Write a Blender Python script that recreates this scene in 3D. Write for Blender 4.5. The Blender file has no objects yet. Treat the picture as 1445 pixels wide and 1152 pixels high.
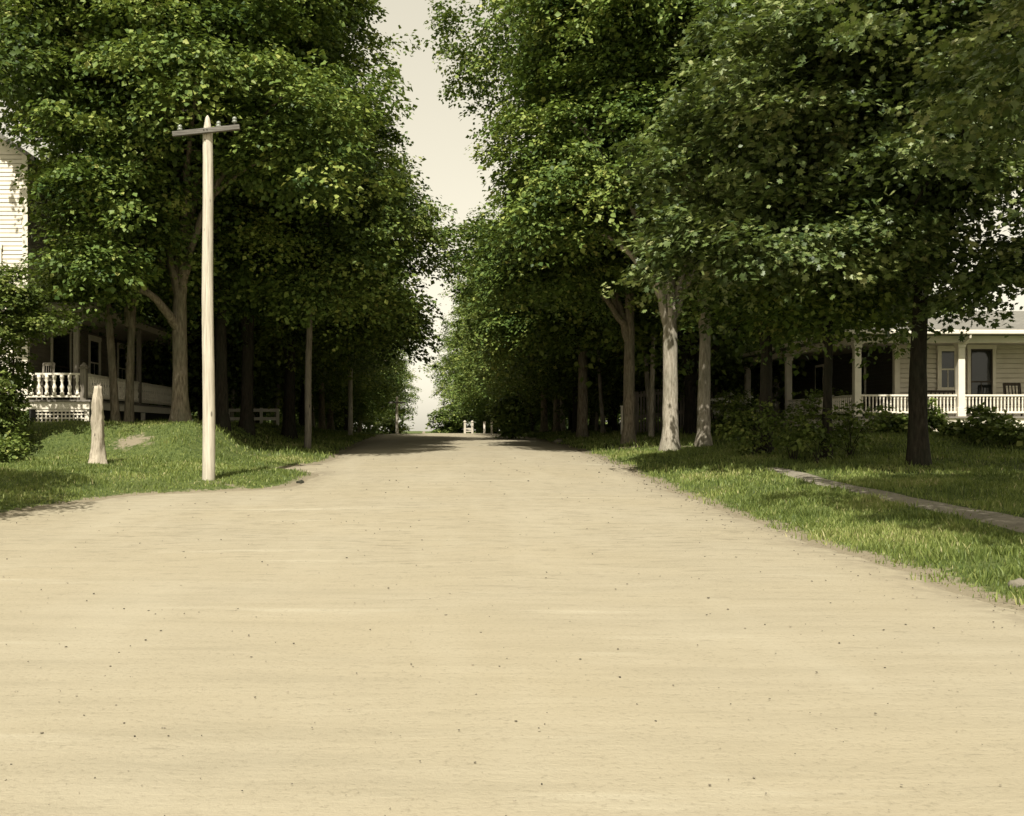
import bpy, math, random
import numpy as np
from mathutils import Vector

R = random.Random(11)
sc = bpy.context.scene
COL = sc.collection
F = 1500.0; PX0 = 600.0; PY0 = 606.0; CAMZ = 1.6      # lens in photo pixels, vanishing point of the road, eye height
def wx(px, D): return (px - PX0) / F * D
def wz(py, D): return CAMZ - (py - PY0) / F * D
def sstep(x, a, b):
    t = np.clip((x - a) / (b - a), 0, 1); return t * t * (3 - 2 * t)

# ------------------------------------------------------------------ tagging
def tag(o, label=None, cat=None, group=None, kind=None):
    if label: o['label'] = label
    if cat: o['category'] = cat
    if group: o['group'] = group
    if kind: o['kind'] = kind
    return o
def empty(name, loc, rz=0.0, scale=None):
    o = bpy.data.objects.new(name, None); COL.objects.link(o)
    o.location = loc; o.rotation_euler = (0, 0, rz); o.empty_display_size = .3
    if scale: o.scale = scale
    return o

# ------------------------------------------------------------------ mesh builder
class MB:
    def __init__(s): s.v = []; s.f = []
    def quad(s, a, b, c, d):
        n = len(s.v); s.v += [a, b, c, d]; s.f.append((n, n+1, n+2, n+3))
    def box(s, x0, x1, y0, y1, z0, z1):
        n = len(s.v)
        s.v += [(x0,y0,z0),(x1,y0,z0),(x1,y1,z0),(x0,y1,z0),(x0,y0,z1),(x1,y0,z1),(x1,y1,z1),(x0,y1,z1)]
        s.f += [(n,n+3,n+2,n+1),(n+4,n+5,n+6,n+7),(n,n+1,n+5,n+4),(n+1,n+2,n+6,n+5),(n+2,n+3,n+7,n+6),(n+3,n,n+4,n+7)]
    def bar(s, a, b, w, h):
        a = Vector(a); b = Vector(b); d = (b - a).normalized()
        up = Vector((0,0,1)) if abs(d.z) < .95 else Vector((0,1,0))
        u = d.cross(up).normalized() * (w/2); v = u.cross(d).normalized() * (h/2)
        n = len(s.v)
        for p in (a, b): s.v += [tuple(p-u-v), tuple(p+u-v), tuple(p+u+v), tuple(p-u+v)]
        s.f += [(n,n+1,n+2,n+3),(n+7,n+6,n+5,n+4),(n,n+4,n+5,n+1),(n+1,n+5,n+6,n+2),(n+2,n+6,n+7,n+3),(n+3,n+7,n+4,n)]
    def tube(s, pts, rad, n=10, rough=0.0, rng=R, cap=True):
        base = len(s.v); pts = [Vector(p) for p in pts]; m = len(pts); u = None
        ph = [rng.uniform(0, 6.28) for _ in range(3)]
        for i, p in enumerate(pts):
            d = (pts[min(i+1, m-1)] - pts[max(i-1, 0)]).normalized()
            if u is None:
                a = Vector((1,0,0)) if abs(d.x) < .8 else Vector((0,1,0)); u = (a - d*a.dot(d)).normalized()
            else: u = (u - d*u.dot(d)).normalized()
            v = d.cross(u)
            for k in range(n):
                t = 2*math.pi*k/n
                r = rad[i]*(1 + rough*(.5*math.sin(3*t+ph[0]+i*.25) + .5*math.sin(5*t+ph[1]-i*.35) + rng.uniform(-.5,.5)))
                s.v.append(tuple(p + u*math.cos(t)*r + v*math.sin(t)*r))
        for i in range(m-1):
            for k in range(n):
                a = base+i*n+k; b = base+i*n+(k+1)%n
                s.f.append((a, b, b+n, a+n))
        if cap:
            s.f.append(tuple(base+k for k in range(n))[::-1]); s.f.append(tuple(base+(m-1)*n+k for k in range(n)))
    def lathe(s, c, prof, n=10):
        base = len(s.v)
        for r, z in prof:
            for k in range(n):
                t = 2*math.pi*k/n; s.v.append((c[0]+r*math.cos(t), c[1]+r*math.sin(t), c[2]+z))
        for i in range(len(prof)-1):
            for k in range(n):
                a = base+i*n+k; b = base+i*n+(k+1)%n; s.f.append((a, b, b+n, a+n))
        s.f.append(tuple(base+k for k in range(n))[::-1]); s.f.append(tuple(base+(len(prof)-1)*n+k for k in range(n)))
    def clap(s, p0, p1, z0, z1, nrm, board=.13, proj=.02):
        # lapped clapboards on the wall line p0 -> p1 facing nrm, each board really tilted
        z = z0; nx, ny = nrm
        while z < z1 - 1e-3:
            t = min(z + board, z1); o = proj + R.uniform(-.003,.003)
            a = (p0[0]+nx*o, p0[1]+ny*o, z); b = (p1[0]+nx*o, p1[1]+ny*o, z)
            gv = .028 if board > .15 else .012; a = (a[0], a[1], z+gv); b = (b[0], b[1], z+gv)
            s.quad(a, b, (p1[0]+nx*.002, p1[1]+ny*.002, t), (p0[0]+nx*.002, p0[1]+ny*.002, t))
            s.quad((p0[0]-nx*.04, p0[1]-ny*.04, z+gv), (p1[0]-nx*.04, p1[1]-ny*.04, z+gv), b, a); s.quad((p0[0]-nx*.04, p0[1]-ny*.04, z-.01), (p1[0]-nx*.04, p1[1]-ny*.04, z-.01), (p1[0]-nx*.04, p1[1]-ny*.04, z+gv), (p0[0]-nx*.04, p0[1]-ny*.04, z+gv)); s.quad((p0[0]-nx*.04, p0[1]-ny*.04, z), (p1[0]-nx*.04, p1[1]-ny*.04, z), (p1[0]+nx*.002, p1[1]+ny*.002, z), (p0[0]+nx*.002, p0[1]+ny*.002, z))
            z = t
    def build(s, name, mat, parent=None, smooth=False, bevel=0):
        loc = Vector((0,0,0))
        if parent is not None:
            q = parent
            while q.parent: q = q.parent
            loc = q.location
        me = bpy.data.meshes.new(name)
        me.from_pydata([(x-loc[0], y-loc[1], z-loc[2]) for x, y, z in s.v], [], s.f); me.update()
        if smooth: me.polygons.foreach_set('use_smooth', [True]*len(me.polygons))
        me.materials.append(mat)
        o = bpy.data.objects.new(name, me); COL.objects.link(o)
        if parent is not None: o.parent = parent
        if bevel:
            b = o.modifiers.new('bevel', 'BEVEL'); b.width = bevel; b.segments = 2; b.limit_method = 'ANGLE'
        return o

def np_mesh(name, verts, tris, mat, tone=None, smooth=False):
    me = bpy.data.meshes.new(name)
    nv, nt = len(verts), len(tris)
    k = tris.shape[1]
    me.vertices.add(nv); me.vertices.foreach_set('co', verts.astype(np.float32).ravel())
    me.loops.add(nt*k); me.loops.foreach_set('vertex_index', tris.astype(np.int32).ravel())
    me.polygons.add(nt); me.polygons.foreach_set('loop_start', np.arange(0, nt*k, k, dtype=np.int32))
    me.update(calc_edges=True)
    if smooth: me.polygons.foreach_set('use_smooth', np.ones(nt, dtype=bool))
    if tone is not None:
        at = me.attributes.new('tone', 'FLOAT', 'POINT'); at.data.foreach_set('value', tone.astype(np.float32))
    me.materials.append(mat)
    return me
def obj(name, me, parent=None):
    o = bpy.data.objects.new(name, me); COL.objects.link(o)
    if parent is not None: o.parent = parent
    return o

# ------------------------------------------------------------------ materials
class NT:
    def __init__(s, name):
        s.m = bpy.data.materials.new(name); s.m.use_nodes = True; s.t = s.m.node_tree
        s.p = s.t.nodes['Principled BSDF']; s.out = s.t.nodes['Material Output']
    def n(s, typ, **kw):
        x = s.t.nodes.new(typ)
        for k, v in kw.items():
            if k in x.inputs: x.inputs[k].default_value = v
            else: setattr(x, k, v)
        return x
    def l(s, a, b): s.t.links.new(a, b)
    def coord(s, scale=(1,1,1), obj=True):
        c = s.n('ShaderNodeTexCoord'); mp = s.n('ShaderNodeMapping'); mp.inputs['Scale'].default_value = scale
        s.l(c.outputs['Object'], mp.inputs['Vector']); return mp.outputs['Vector']
    def noise(s, vec, scale, detail=4, rough=.55):
        x = s.n('ShaderNodeTexNoise'); x.inputs['Scale'].default_value = scale; x.inputs['Detail'].default_value = detail
        x.inputs['Roughness'].default_value = rough; s.l(vec, x.inputs['Vector']); return x.outputs['Fac']
    def ramp(s, fac, stops):
        x = s.n('ShaderNodeValToRGB'); e = x.color_ramp.elements
        while len(e) < len(stops): e.new(.5)
        for i, (p, c) in enumerate(stops): e[i].position = p; e[i].color = (*c, 1)
        s.l(fac, x.inputs['Fac']); return x.outputs['Color']
    def mix(s, fac, a, b, mode='MIX'):
        x = s.n('ShaderNodeMix'); x.data_type = 'RGBA'; x.blend_type = mode
        if isinstance(fac, (int, float)): x.inputs[0].default_value = fac
        else: s.l(fac, x.inputs[0])
        for i, c in ((6, a), (7, b)):
            if isinstance(c, tuple): x.inputs[i].default_value = (*c, 1)
            else: s.l(c, x.inputs[i])
        return x.outputs[2]
    def bump(s, h, strength, dist, prev=None):
        b = s.n('ShaderNodeBump'); b.inputs['Strength'].default_value = strength; b.inputs['Distance'].default_value = dist
        s.l(h, b.inputs['Height'])
        if prev is not None: s.l(prev, b.inputs['Normal'])
        return b.outputs['Normal']

def mat_leaf(name, stops, transl=.3, rough=.5, spec=.2):
    k = NT(name)
    a = k.n('ShaderNodeAttribute'); a.attribute_name = 'tone'
    oi = k.n('ShaderNodeObjectInfo')
    col = k.ramp(a.outputs['Fac'], stops)
    hs = k.n('ShaderNodeHueSaturation'); k.l(col, hs.inputs['Color'])
    mr = k.n('ShaderNodeMapRange'); k.l(oi.outputs['Random'], mr.inputs['Value'])
    mr.inputs['To Min'].default_value = .86; mr.inputs['To Max'].default_value = 1.14
    k.l(mr.outputs['Result'], hs.inputs['Value'])
    col = hs.outputs['Color']
    k.l(col, k.p.inputs['Base Color']); k.p.inputs['Roughness'].default_value = rough
    k.p.inputs['Specular IOR Level'].default_value = spec
    tr = k.n('ShaderNodeBsdfTranslucent')
    yel = k.mix(.5, col, (.25,.34,.035), 'MIX'); k.l(yel, tr.inputs['Color'])
    ms = k.n('ShaderNodeMixShader'); ms.inputs[0].default_value = transl
    k.l(k.p.outputs[0], ms.inputs[1]); k.l(tr.outputs[0], ms.inputs[2]); k.l(ms.outputs[0], k.out.inputs['Surface'])
    return k.m
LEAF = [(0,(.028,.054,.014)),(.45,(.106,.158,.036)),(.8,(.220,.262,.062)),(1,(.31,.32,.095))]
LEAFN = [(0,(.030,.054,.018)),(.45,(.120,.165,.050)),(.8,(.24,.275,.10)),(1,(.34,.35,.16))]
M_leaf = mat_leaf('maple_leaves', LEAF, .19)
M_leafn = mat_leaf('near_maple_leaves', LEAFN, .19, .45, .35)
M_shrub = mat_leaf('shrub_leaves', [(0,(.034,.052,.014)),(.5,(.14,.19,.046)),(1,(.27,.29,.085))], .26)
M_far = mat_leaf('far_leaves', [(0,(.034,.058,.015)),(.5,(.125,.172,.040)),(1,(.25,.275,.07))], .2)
M_grass = mat_leaf('grass_blades', [(0,(.066,.098,.024)),(.5,(.185,.228,.058)),(.85,(.285,.30,.10)),(1,(.42,.38,.19))], .24, .5, .25)
M_blossom = mat_leaf('white_blossom', [(0,(.62,.60,.50)),(1,(.8,.77,.66))], .2)

def mat_bark(name, c0, c1, c2, sc_=1.0):
    k = NT(name)
    v = k.coord((9*sc_, 9*sc_, 1.6*sc_)); n1 = k.noise(v, 2.2, 6, .65)
    v2 = k.coord((1,1,.6)); n2 = k.noise(v2, 1.7, 4)
    c = k.ramp(n1, [(.3, c0), (.52, c1), (.75, c2)])
    oi = k.n('ShaderNodeObjectInfo')
    c = k.mix(k.ramp(n2, [(.42,(0,0,0)),(.68,(.6,.6,.6))]), c, (.10,.105,.07) if c1[0] > .1 else (.03,.034,.022))
    k.l(c, k.p.inputs['Base Color']); k.p.inputs['Roughness'].default_value = .9
    k.p.inputs['Specular IOR Level'].default_value = .15
    k.l(k.bump(n1, .9, .04), k.p.inputs['Normal'])
    return k.m
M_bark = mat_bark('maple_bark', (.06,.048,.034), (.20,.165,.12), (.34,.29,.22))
M_barkshade = mat_bark('shaded_bark', (.012,.0105,.008), (.036,.030,.022), (.065,.055,.04))  # maple bark coloured down to carry the shade of the crowns
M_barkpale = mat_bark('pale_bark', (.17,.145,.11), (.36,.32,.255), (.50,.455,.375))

def mat_wood(name, c0, c1, grain=(14,14,.9), bump=.5):
    k = NT(name)
    v = k.coord(grain); n1 = k.noise(v, 2.5, 6, .6); n2 = k.noise(k.coord((1,1,.5)), 2.0, 3)
    c = k.ramp(n1, [(.28, c0), (.55, c1), (.8, tuple(min(1,x*1.12) for x in c1))])
    c = k.mix(k.ramp(n2, [(.4,(0,0,0)),(.75,(.35,.35,.35))]), c, c0)
    ck = k.noise(k.coord((grain[0]*1.5, grain[1]*1.5, grain[2]*.5)), 1.6, 3, .5)
    c = k.mix(k.ramp(ck, [(.25,(.85,.85,.85)),(.33,(0,0,0))]), c, tuple(x*.35 for x in c0))
    kn = k.n('ShaderNodeTexVoronoi'); kn.inputs['Scale'].default_value = 1.0; k.l(k.coord((4,4,1.6)), kn.inputs['Vector'])
    c = k.mix(k.ramp(kn.outputs['Distance'], [(.07,(.8,.8,.8)),(.12,(0,0,0))]), c, tuple(x*.45 for x in c0))
    k.l(c, k.p.inputs['Base Color']); k.p.inputs['Roughness'].default_value = .8
    k.p.inputs['Specular IOR Level'].default_value = .2
    k.l(k.bump(n1, bump, .012), k.p.inputs['Normal'])
    return k.m
M_pole = mat_wood('pale_pole_wood', (.30,.26,.205), (.58,.53,.435), (16,16,.55), .8)
M_grey = mat_wood('weathered_wood', (.055,.05,.042), (.17,.16,.14), (1.2,22,22))
M_greyv = mat_wood('weathered_upright', (.09,.08,.065), (.26,.23,.185))
M_stump = mat_wood('bare_stump_wood', (.19,.155,.115), (.44,.385,.30), (13,13,1.2), 1.0)
def mat_paint(name, c, dirt=.25, dc=(.35,.30,.22)):
    k = NT(name)
    n1 = k.noise(k.coord((1.2,1.2,1.2)), 2.3, 5, .6); n2 = k.noise(k.coord((6,6,20)), 1.2, 3)
    cc = k.mix(k.ramp(n1, [(.42,(0,0,0)),(.8,(dirt,)*3)]), c, dc)
    cc = k.mix(k.ramp(n2, [(.55,(0,0,0)),(.8,(dirt*.5,)*3)]), cc, dc)
    k.l(cc, k.p.inputs['Base Color']); k.p.inputs['Roughness'].default_value = .6
    k.p.inputs['Specular IOR Level'].default_value = .3
    k.l(k.bump(n2, .25, .006), k.p.inputs['Normal'])
    return k.m
M_white = mat_paint('cream_white_paint', (.78,.72,.60))
M_siding = mat_paint('cream_siding', (.72,.66,.55), .3)
M_porchshade = mat_paint('siding_shade_brown', (.20,.175,.14), .4, (.09,.075,.055))  # cream siding with the left porch's shade mixed into its colour
M_shadeside = mat_paint('siding_painted_shade', (.055,.05,.04), .4, (.03,.027,.02))  # siding coloured near black for the shade along the right side porch
M_deck = mat_paint('porch_floor_boards', (.22,.20,.17), .3, (.1,.08,.06))
M_ceil = mat_paint('porch_ceiling', (.42,.38,.31), .3)
M_gloom = mat_paint('painted_gloom', (.018,.017,.014), .2, (.03,.025,.02))  # near-black colour of sheets standing in for the shade under the porches
M_darkwood = mat_wood('dark_stained_wood', (.025,.02,.015), (.075,.06,.045))
M_stone = mat_paint('pale_foundation', (.55,.50,.41), .5, (.3,.26,.19))
def mat_glass():
    k = NT('window_glass'); k.p.inputs['Base Color'].default_value = (.016,.018,.016,1)
    k.p.inputs['Roughness'].default_value = .06; k.p.inputs['Specular IOR Level'].default_value = .5
    n1 = k.noise(k.coord((1,1,1)), 1.4, 2); k.l(k.bump(n1, .25, .02), k.p.inputs['Normal'])
    return k.m
M_glass = mat_glass()
def mat_shingle():
    k = NT('grey_shingles')
    c = k.n('ShaderNodeTexCoord')
    b = k.n('ShaderNodeTexBrick'); k.l(c.outputs['Object'], b.inputs['Vector'])
    b.inputs['Scale'].default_value = 1; b.inputs['Brick Width'].default_value = .18; b.inputs['Row Height'].default_value = .13
    b.inputs['Mortar Size'].default_value = .008
    b.inputs['Color1'].default_value = (.15,.142,.122,1); b.inputs['Color2'].default_value = (.21,.2,.175,1); b.inputs['Mortar'].default_value = (.12,.11,.1,1)
    n1 = k.noise(k.coord((1,1,1)), 1.5, 5)
    cc = k.mix(k.ramp(n1, [(.4,(0,0,0)),(.75,(.6,.6,.6))]), b.outputs['Color'], (.12,.115,.095))
    k.l(cc, k.p.inputs['Base Color']); k.p.inputs['Roughness'].default_value = .85
    k.l(k.bump(b.outputs['Fac'], -.5, .01), k.p.inputs['Normal'])
    return k.m
M_shingle = mat_shingle()
def mat_porcelain():
    k = NT('insulator_glass'); k.p.inputs['Base Color'].default_value = (.20,.215,.18,1); k.p.inputs['Roughness'].default_value = .2
    return k.m
M_insul = mat_porcelain()

def mat_road():
    k = NT('packed_dirt')
    v = k.coord((1,1,1)); vs = k.coord((.5,3.2,1)); vl = k.coord((.16,.9,1))
    big = k.noise(v, .22, 4, .55); mid = k.noise(vs, 1.1, 6, .62); fine = k.noise(v, 28, 6, .7); grit = k.noise(v, 95, 3, .7)
    st = k.noise(vl, 1.9, 5, .6)
    c = k.ramp(mid, [(.25,(.262,.234,.170)),(.5,(.303,.269,.196)),(.75,(.33,.295,.219))])
    c = k.mix(k.ramp(big, [(.35,(0,0,0)),(.7,(.55,.55,.55))]), c, (.310,.266,.178))
    c = k.mix(k.ramp(st, [(.60,(0,0,0)),(.72,(.55,.55,.55))]), c, (.40,.363,.276))
    c = k.mix(k.ramp(fine, [(.30,(.55,.55,.55)),(.46,(0,0,0))]), c, (.165,.143,.10))
    c = k.mix(k.ramp(grit, [(.22,(.6,.6,.6)),(.36,(0,0,0))]), c, (.15,.125,.085))
    cr_ = k.noise(k.coord((.9,3.4,1)), 3.1, 7, .72)
    sp = k.n('ShaderNodeSeparateXYZ'); k.l(v, sp.inputs[0]); rz_ = k.n('ShaderNodeMapRange'); k.l(sp.outputs['Y'], rz_.inputs['Value'])
    rz_.inputs['From Min'].default_value = 7; rz_.inputs['From Max'].default_value = 15; rz_.inputs['To Min'].default_value = -.035; rz_.inputs['To Max'].default_value = .055
    sb = k.n('ShaderNodeMath', operation='SUBTRACT'); k.l(cr_, sb.inputs[0]); k.l(rz_.outputs[0], sb.inputs[1])
    c = k.mix(k.ramp(sb.outputs[0], [(.30,(.8,.8,.8)),(.42,(0,0,0))]), c, (.185,.163,.115))
    c = k.mix(k.ramp(k.noise(k.coord((.55,.12,1)), 1.6, 4, .6), [(.50,(0,0,0)),(.72,(.40,.40,.40))]), c, (.355,.32,.24))
    e = k.n('ShaderNodeAttribute'); e.attribute_name = 'tone'
    ef = k.n('ShaderNodeMath', operation='MULTIPLY'); k.l(e.outputs['Fac'], ef.inputs[0]); k.l(k.ramp(k.noise(v, 5, 5), [(.35,(0,0,0)),(.6,(.8,.8,.8))]), ef.inputs[1])
    c = k.mix(ef.outputs[0], c, (.17,.145,.105))
    k.l(c, k.p.inputs['Base Color']); k.p.inputs['Roughness'].default_value = .95; k.p.inputs['Specular IOR Level'].default_value = .1
    nn = k.bump(mid, .16, .05); nn = k.bump(cr_, .35, .03, nn); nn = k.bump(fine, .55, .014, nn); nn = k.bump(grit, .4, .004, nn)
    k.l(nn, k.p.inputs['Normal'])
    return k.m
M_road = mat_road()
def mat_path():
    k = NT('cinder_path')
    v = k.coord((1,1,1)); a = k.noise(v, 2.2, 5, .65); b = k.noise(v, 30, 5, .7)
    c = k.ramp(a, [(.3,(.14,.124,.094)),(.6,(.235,.21,.16)),(.8,(.30,.27,.21))])
    c = k.mix(k.ramp(b, [(.35,(.7,.7,.7)),(.5,(0,0,0))]), c, (.13,.115,.085))
    k.l(c, k.p.inputs['Base Color']); k.p.inputs['Roughness'].default_value = .95
    k.l(k.bump(b, .7, .02), k.p.inputs['Normal']); return k.m
M_path = mat_path()
def mat_ground():
    k = NT('lawn_soil')
    v = k.coord((1,1,1)); a = k.noise(v, .6, 5, .6); b = k.noise(v, 9, 5, .7)
    c = k.ramp(b, [(.3,(.036,.054,.018)),(.55,(.085,.110,.032)),(.8,(.14,.155,.052))])
    c = k.mix(k.ramp(a, [(.45,(0,0,0)),(.75,(.5,.5,.5))]), c, (.085,.088,.034))
    e = k.n('ShaderNodeAttribute'); e.attribute_name = 'tone'
    n2 = k.noise(v, 4.5, 5, .7)
    ad = k.n('ShaderNodeMath', operation='ADD'); k.l(e.outputs['Fac'], ad.inputs[0]); k.l(n2, ad.inputs[1])
    c = k.mix(k.ramp(ad.outputs[0], [(.85,(0,0,0)),(1.05,(1,1,1))]), c, (.21,.18,.125))
    k.l(c, k.p.inputs['Base Color']); k.p.inputs['Roughness'].default_value = .95; k.p.inputs['Specular IOR Level'].default_value = .1
    k.l(k.bump(b, .8, .05), k.p.inputs['Normal']); return k.m
M_ground = mat_ground()
def mat_pebble():
    k = NT('pebbles'); a = k.n('ShaderNodeAttribute'); a.attribute_name = 'tone'
    k.l(k.ramp(a.outputs['Fac'], [(0,(.035,.03,.022)),(.5,(.10,.085,.06)),(.75,(.2,.175,.13)),(1,(.30,.265,.2))]), k.p.inputs['Base Color'])
    k.p.inputs['Roughness'].default_value = .9; return k.m
M_pebble = mat_pebble()

# ------------------------------------------------------------------ terrain
_D = np.array([-200,0,6,10,15,20,23.4,26,29,32,36,45,55,63,71,80,95,120,160,260,500,1500.])
_Z = np.array([0,0,0,.02,.10,.26,.38,.53,.69,.80,.92,1.10,1.22,1.285,1.32,1.25,.85,-.2,-1.6,-2.6,-2.4,-1.2])
_fd = np.linspace(-210, 1500, 17101); _fz = np.interp(_fd, _D, _Z); _k = np.ones(31)/31
_fz = np.convolve(np.pad(_fz, 15, mode='edge'), _k, 'valid')
def zr(D): return np.interp(D, _fd, _fz)
_LD = np.array([-60,-20,4,8,12,15,17.6,20,21.4,22.2,22.9,24,26.5,27.8,28.8,30,33,200,500])
_LX = np.array([-80,-60,-32,-19,-11.5,-8.6,-7.25,-6.75,-6.1,-4.8,-3.5,-2.95,-2.85,-3.9,-3.5,-2.9,-2.8,-2.8,-2.8])
def wob(t, s=0.0): return .5*np.sin(t*1.7+s)+.3*np.sin(t*4.1+1.3+s)+.2*np.sin(t*9.7+.4+s)
def XL(D): return np.interp(D, _LD, _LX) + .12*wob(D*1.3, .7)
def XR(D): return 5.4 - 5.6*sstep(D, 80, 112) + .13*wob(D*.9, 2.1) + .05*wob(D*3.3)
def inroad(X, D):   # distance inside the road (negative outside)
    dl = X - XL(D); e = .3
    slope = (XL(D+e) - XL(D-e))/(2*e)
    return np.minimum(dl/np.sqrt(1+slope**2), XR(D)-X)
def ground_z(X, D):
    X = np.asarray(X, float); D = np.asarray(D, float)
    z = zr(D) - .05*np.clip((X-1.3)/4, -1, 1)**2*sstep(D, 10, 25)
    tr = X - 5.35
    z = z + np.interp(tr, [0,.35,1,2.55,6,9,60], [0,.05,.12,.25,.29,.31,.31])
    z = z + .42*sstep(D, 26, 33)*sstep(X, 9, 13.3)
    tl = np.maximum(XL(D) - X, 0)
    z = z + np.interp(tl, [0,.5,2,5,60], [0,.06,.16,.29,.3])
    wid = .35*wob(X*.5, 1.0)
    b = sstep(D + wid, 27.3, 30.0)*sstep(-X + .3*wob(D*.4), 5.0, 6.9)
    plat = np.where(D < 58, 1.76, np.maximum(zr(D)+.35, 1.76-(D-58)*.03))
    plat = np.where(D > 70, zr(D)+.3, plat)
    z = z*(1-b) + np.maximum(plat, z)*b
    z = z + (.025*np.sin(X*1.9+D*.7)+.02*np.sin(X*.8-D*1.6+1)+.012*np.sin(X*4.3+D*3.1))*sstep(-inroad(X, D), 0, 1)*(1-.75*np.exp(-((X-8)/.9)**2))
    return z
def gz(X, D): return float(ground_z(np.array([X]), np.array([D]))[0])
def dirtmask(X, D):
    m = np.zeros_like(X)
    for cx, cd, rx, rd, a in ((-7.9,28.6,.75,.5,.65),(-4.4,23.1,.9,.5,.45),(-10.4,19.6,1.0,.25,.6),(-8.9,20.9,.5,.3,.5),(-4.7,31.0,1.2,1.0,.35),(9,33.6,2.5,.7,.6),(6.6,35.2,1.2,.8,.6),(14.6,33.3,3,.5,.45),(19,33.2,4,.5,.45),(18.2,26.6,2.6,.35,.5)):
        m = np.maximum(m, a*np.exp(-((X-cx)/rx)**2-((D-cd)/rd)**2))
    m = np.maximum(m, np.interp(inroad(X, D), [-.5,-.2,.1], [0,.28,.7]))
    return m

def lines(segs):
    out = []
    for a, b, s in segs: out += list(np.arange(a, b, s))
    return np.array(out + [segs[-1][1]])
gx = lines([(-1500,-200,130),(-200,-60,14),(-60,-20,2),(-20,24,.22),(24,60,2),(60,200,14),(200,1500,130)])
gd = lines([(-200,-10,10),(-10,8,1),(8,46,.22),(46,110,1.2),(110,300,10),(300,1500,120)])
GX, GD = np.meshgrid(gx, gd); GXf, GDf = GX.ravel(), GD.ravel()
Zg = ground_z(GXf, GDf) - .12*sstep(inroad(GXf, GDf), .1, .6)
nx, ny = len(gx), len(gd)
idx = np.arange(nx*ny).reshape(ny, nx)
q = np.stack([idx[:-1,:-1], idx[:-1,1:], idx[1:,1:], idx[1:,:-1]], -1).reshape(-1,4)
tag(obj('ground', np_mesh('ground', np.stack([GXf,GDf,Zg],-1), q, M_ground, dirtmask(GXf,GDf), True)), kind='structure')

def sheet(name, fl, fr, ds, ncol, mat, lift, edge=.28):
    t = np.linspace(0, 1, ncol); t = .5-.5*np.cos(t*math.pi)
    T, DD = np.meshgrid(t, ds); L = fl(DD); Rr = fr(DD); X = L + (Rr-L)*T
    ins = np.minimum(X-L, Rr-X)
    if name == 'road':
        ins = np.minimum(ins, np.maximum(inroad(X, DD), 0))
    Z = ground_z(X, DD) + np.interp(ins, [0, edge, edge*2], [-.06, lift*.4, lift])
    if name == 'road':
        Z = Z + .006*(np.sin(X*2.3+.5*np.sin(DD*.8))*np.exp(-((X-1.3)/5)**2)) + .002*np.sin(DD*3.1+np.sin(X*1.1)*2)+.0015*np.sin(DD*7.3+X*1.9)
    tone = np.interp(ins, [0,.25,.9], [1,.75,0])
    n, m = T.shape; ix = np.arange(n*m).reshape(n, m)
    qq = np.stack([ix[:-1,:-1], ix[:-1,1:], ix[1:,1:], ix[1:,:-1]], -1).reshape(-1,4)
    return tag(obj(name, np_mesh(name, np.stack([X.ravel(),DD.ravel(),Z.ravel()],-1), qq, mat, tone.ravel(), True)), kind='structure')
sheet('road', XL, XR, lines([(-60,2,2),(2,34,.13),(34,75,.5),(75,200,4)]), 110, M_road, .02)
PL = lambda D: 7.5 + .02*wob(D*.9, 4.0) + .03*(D-14)
PRt = lambda D: 8.5 + .03*wob(D*.8, 1.0) + .008*(D-14)
sheet('path', PL, PRt, lines([(2,25,.15)]), 14, M_path, .03, .16)

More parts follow.
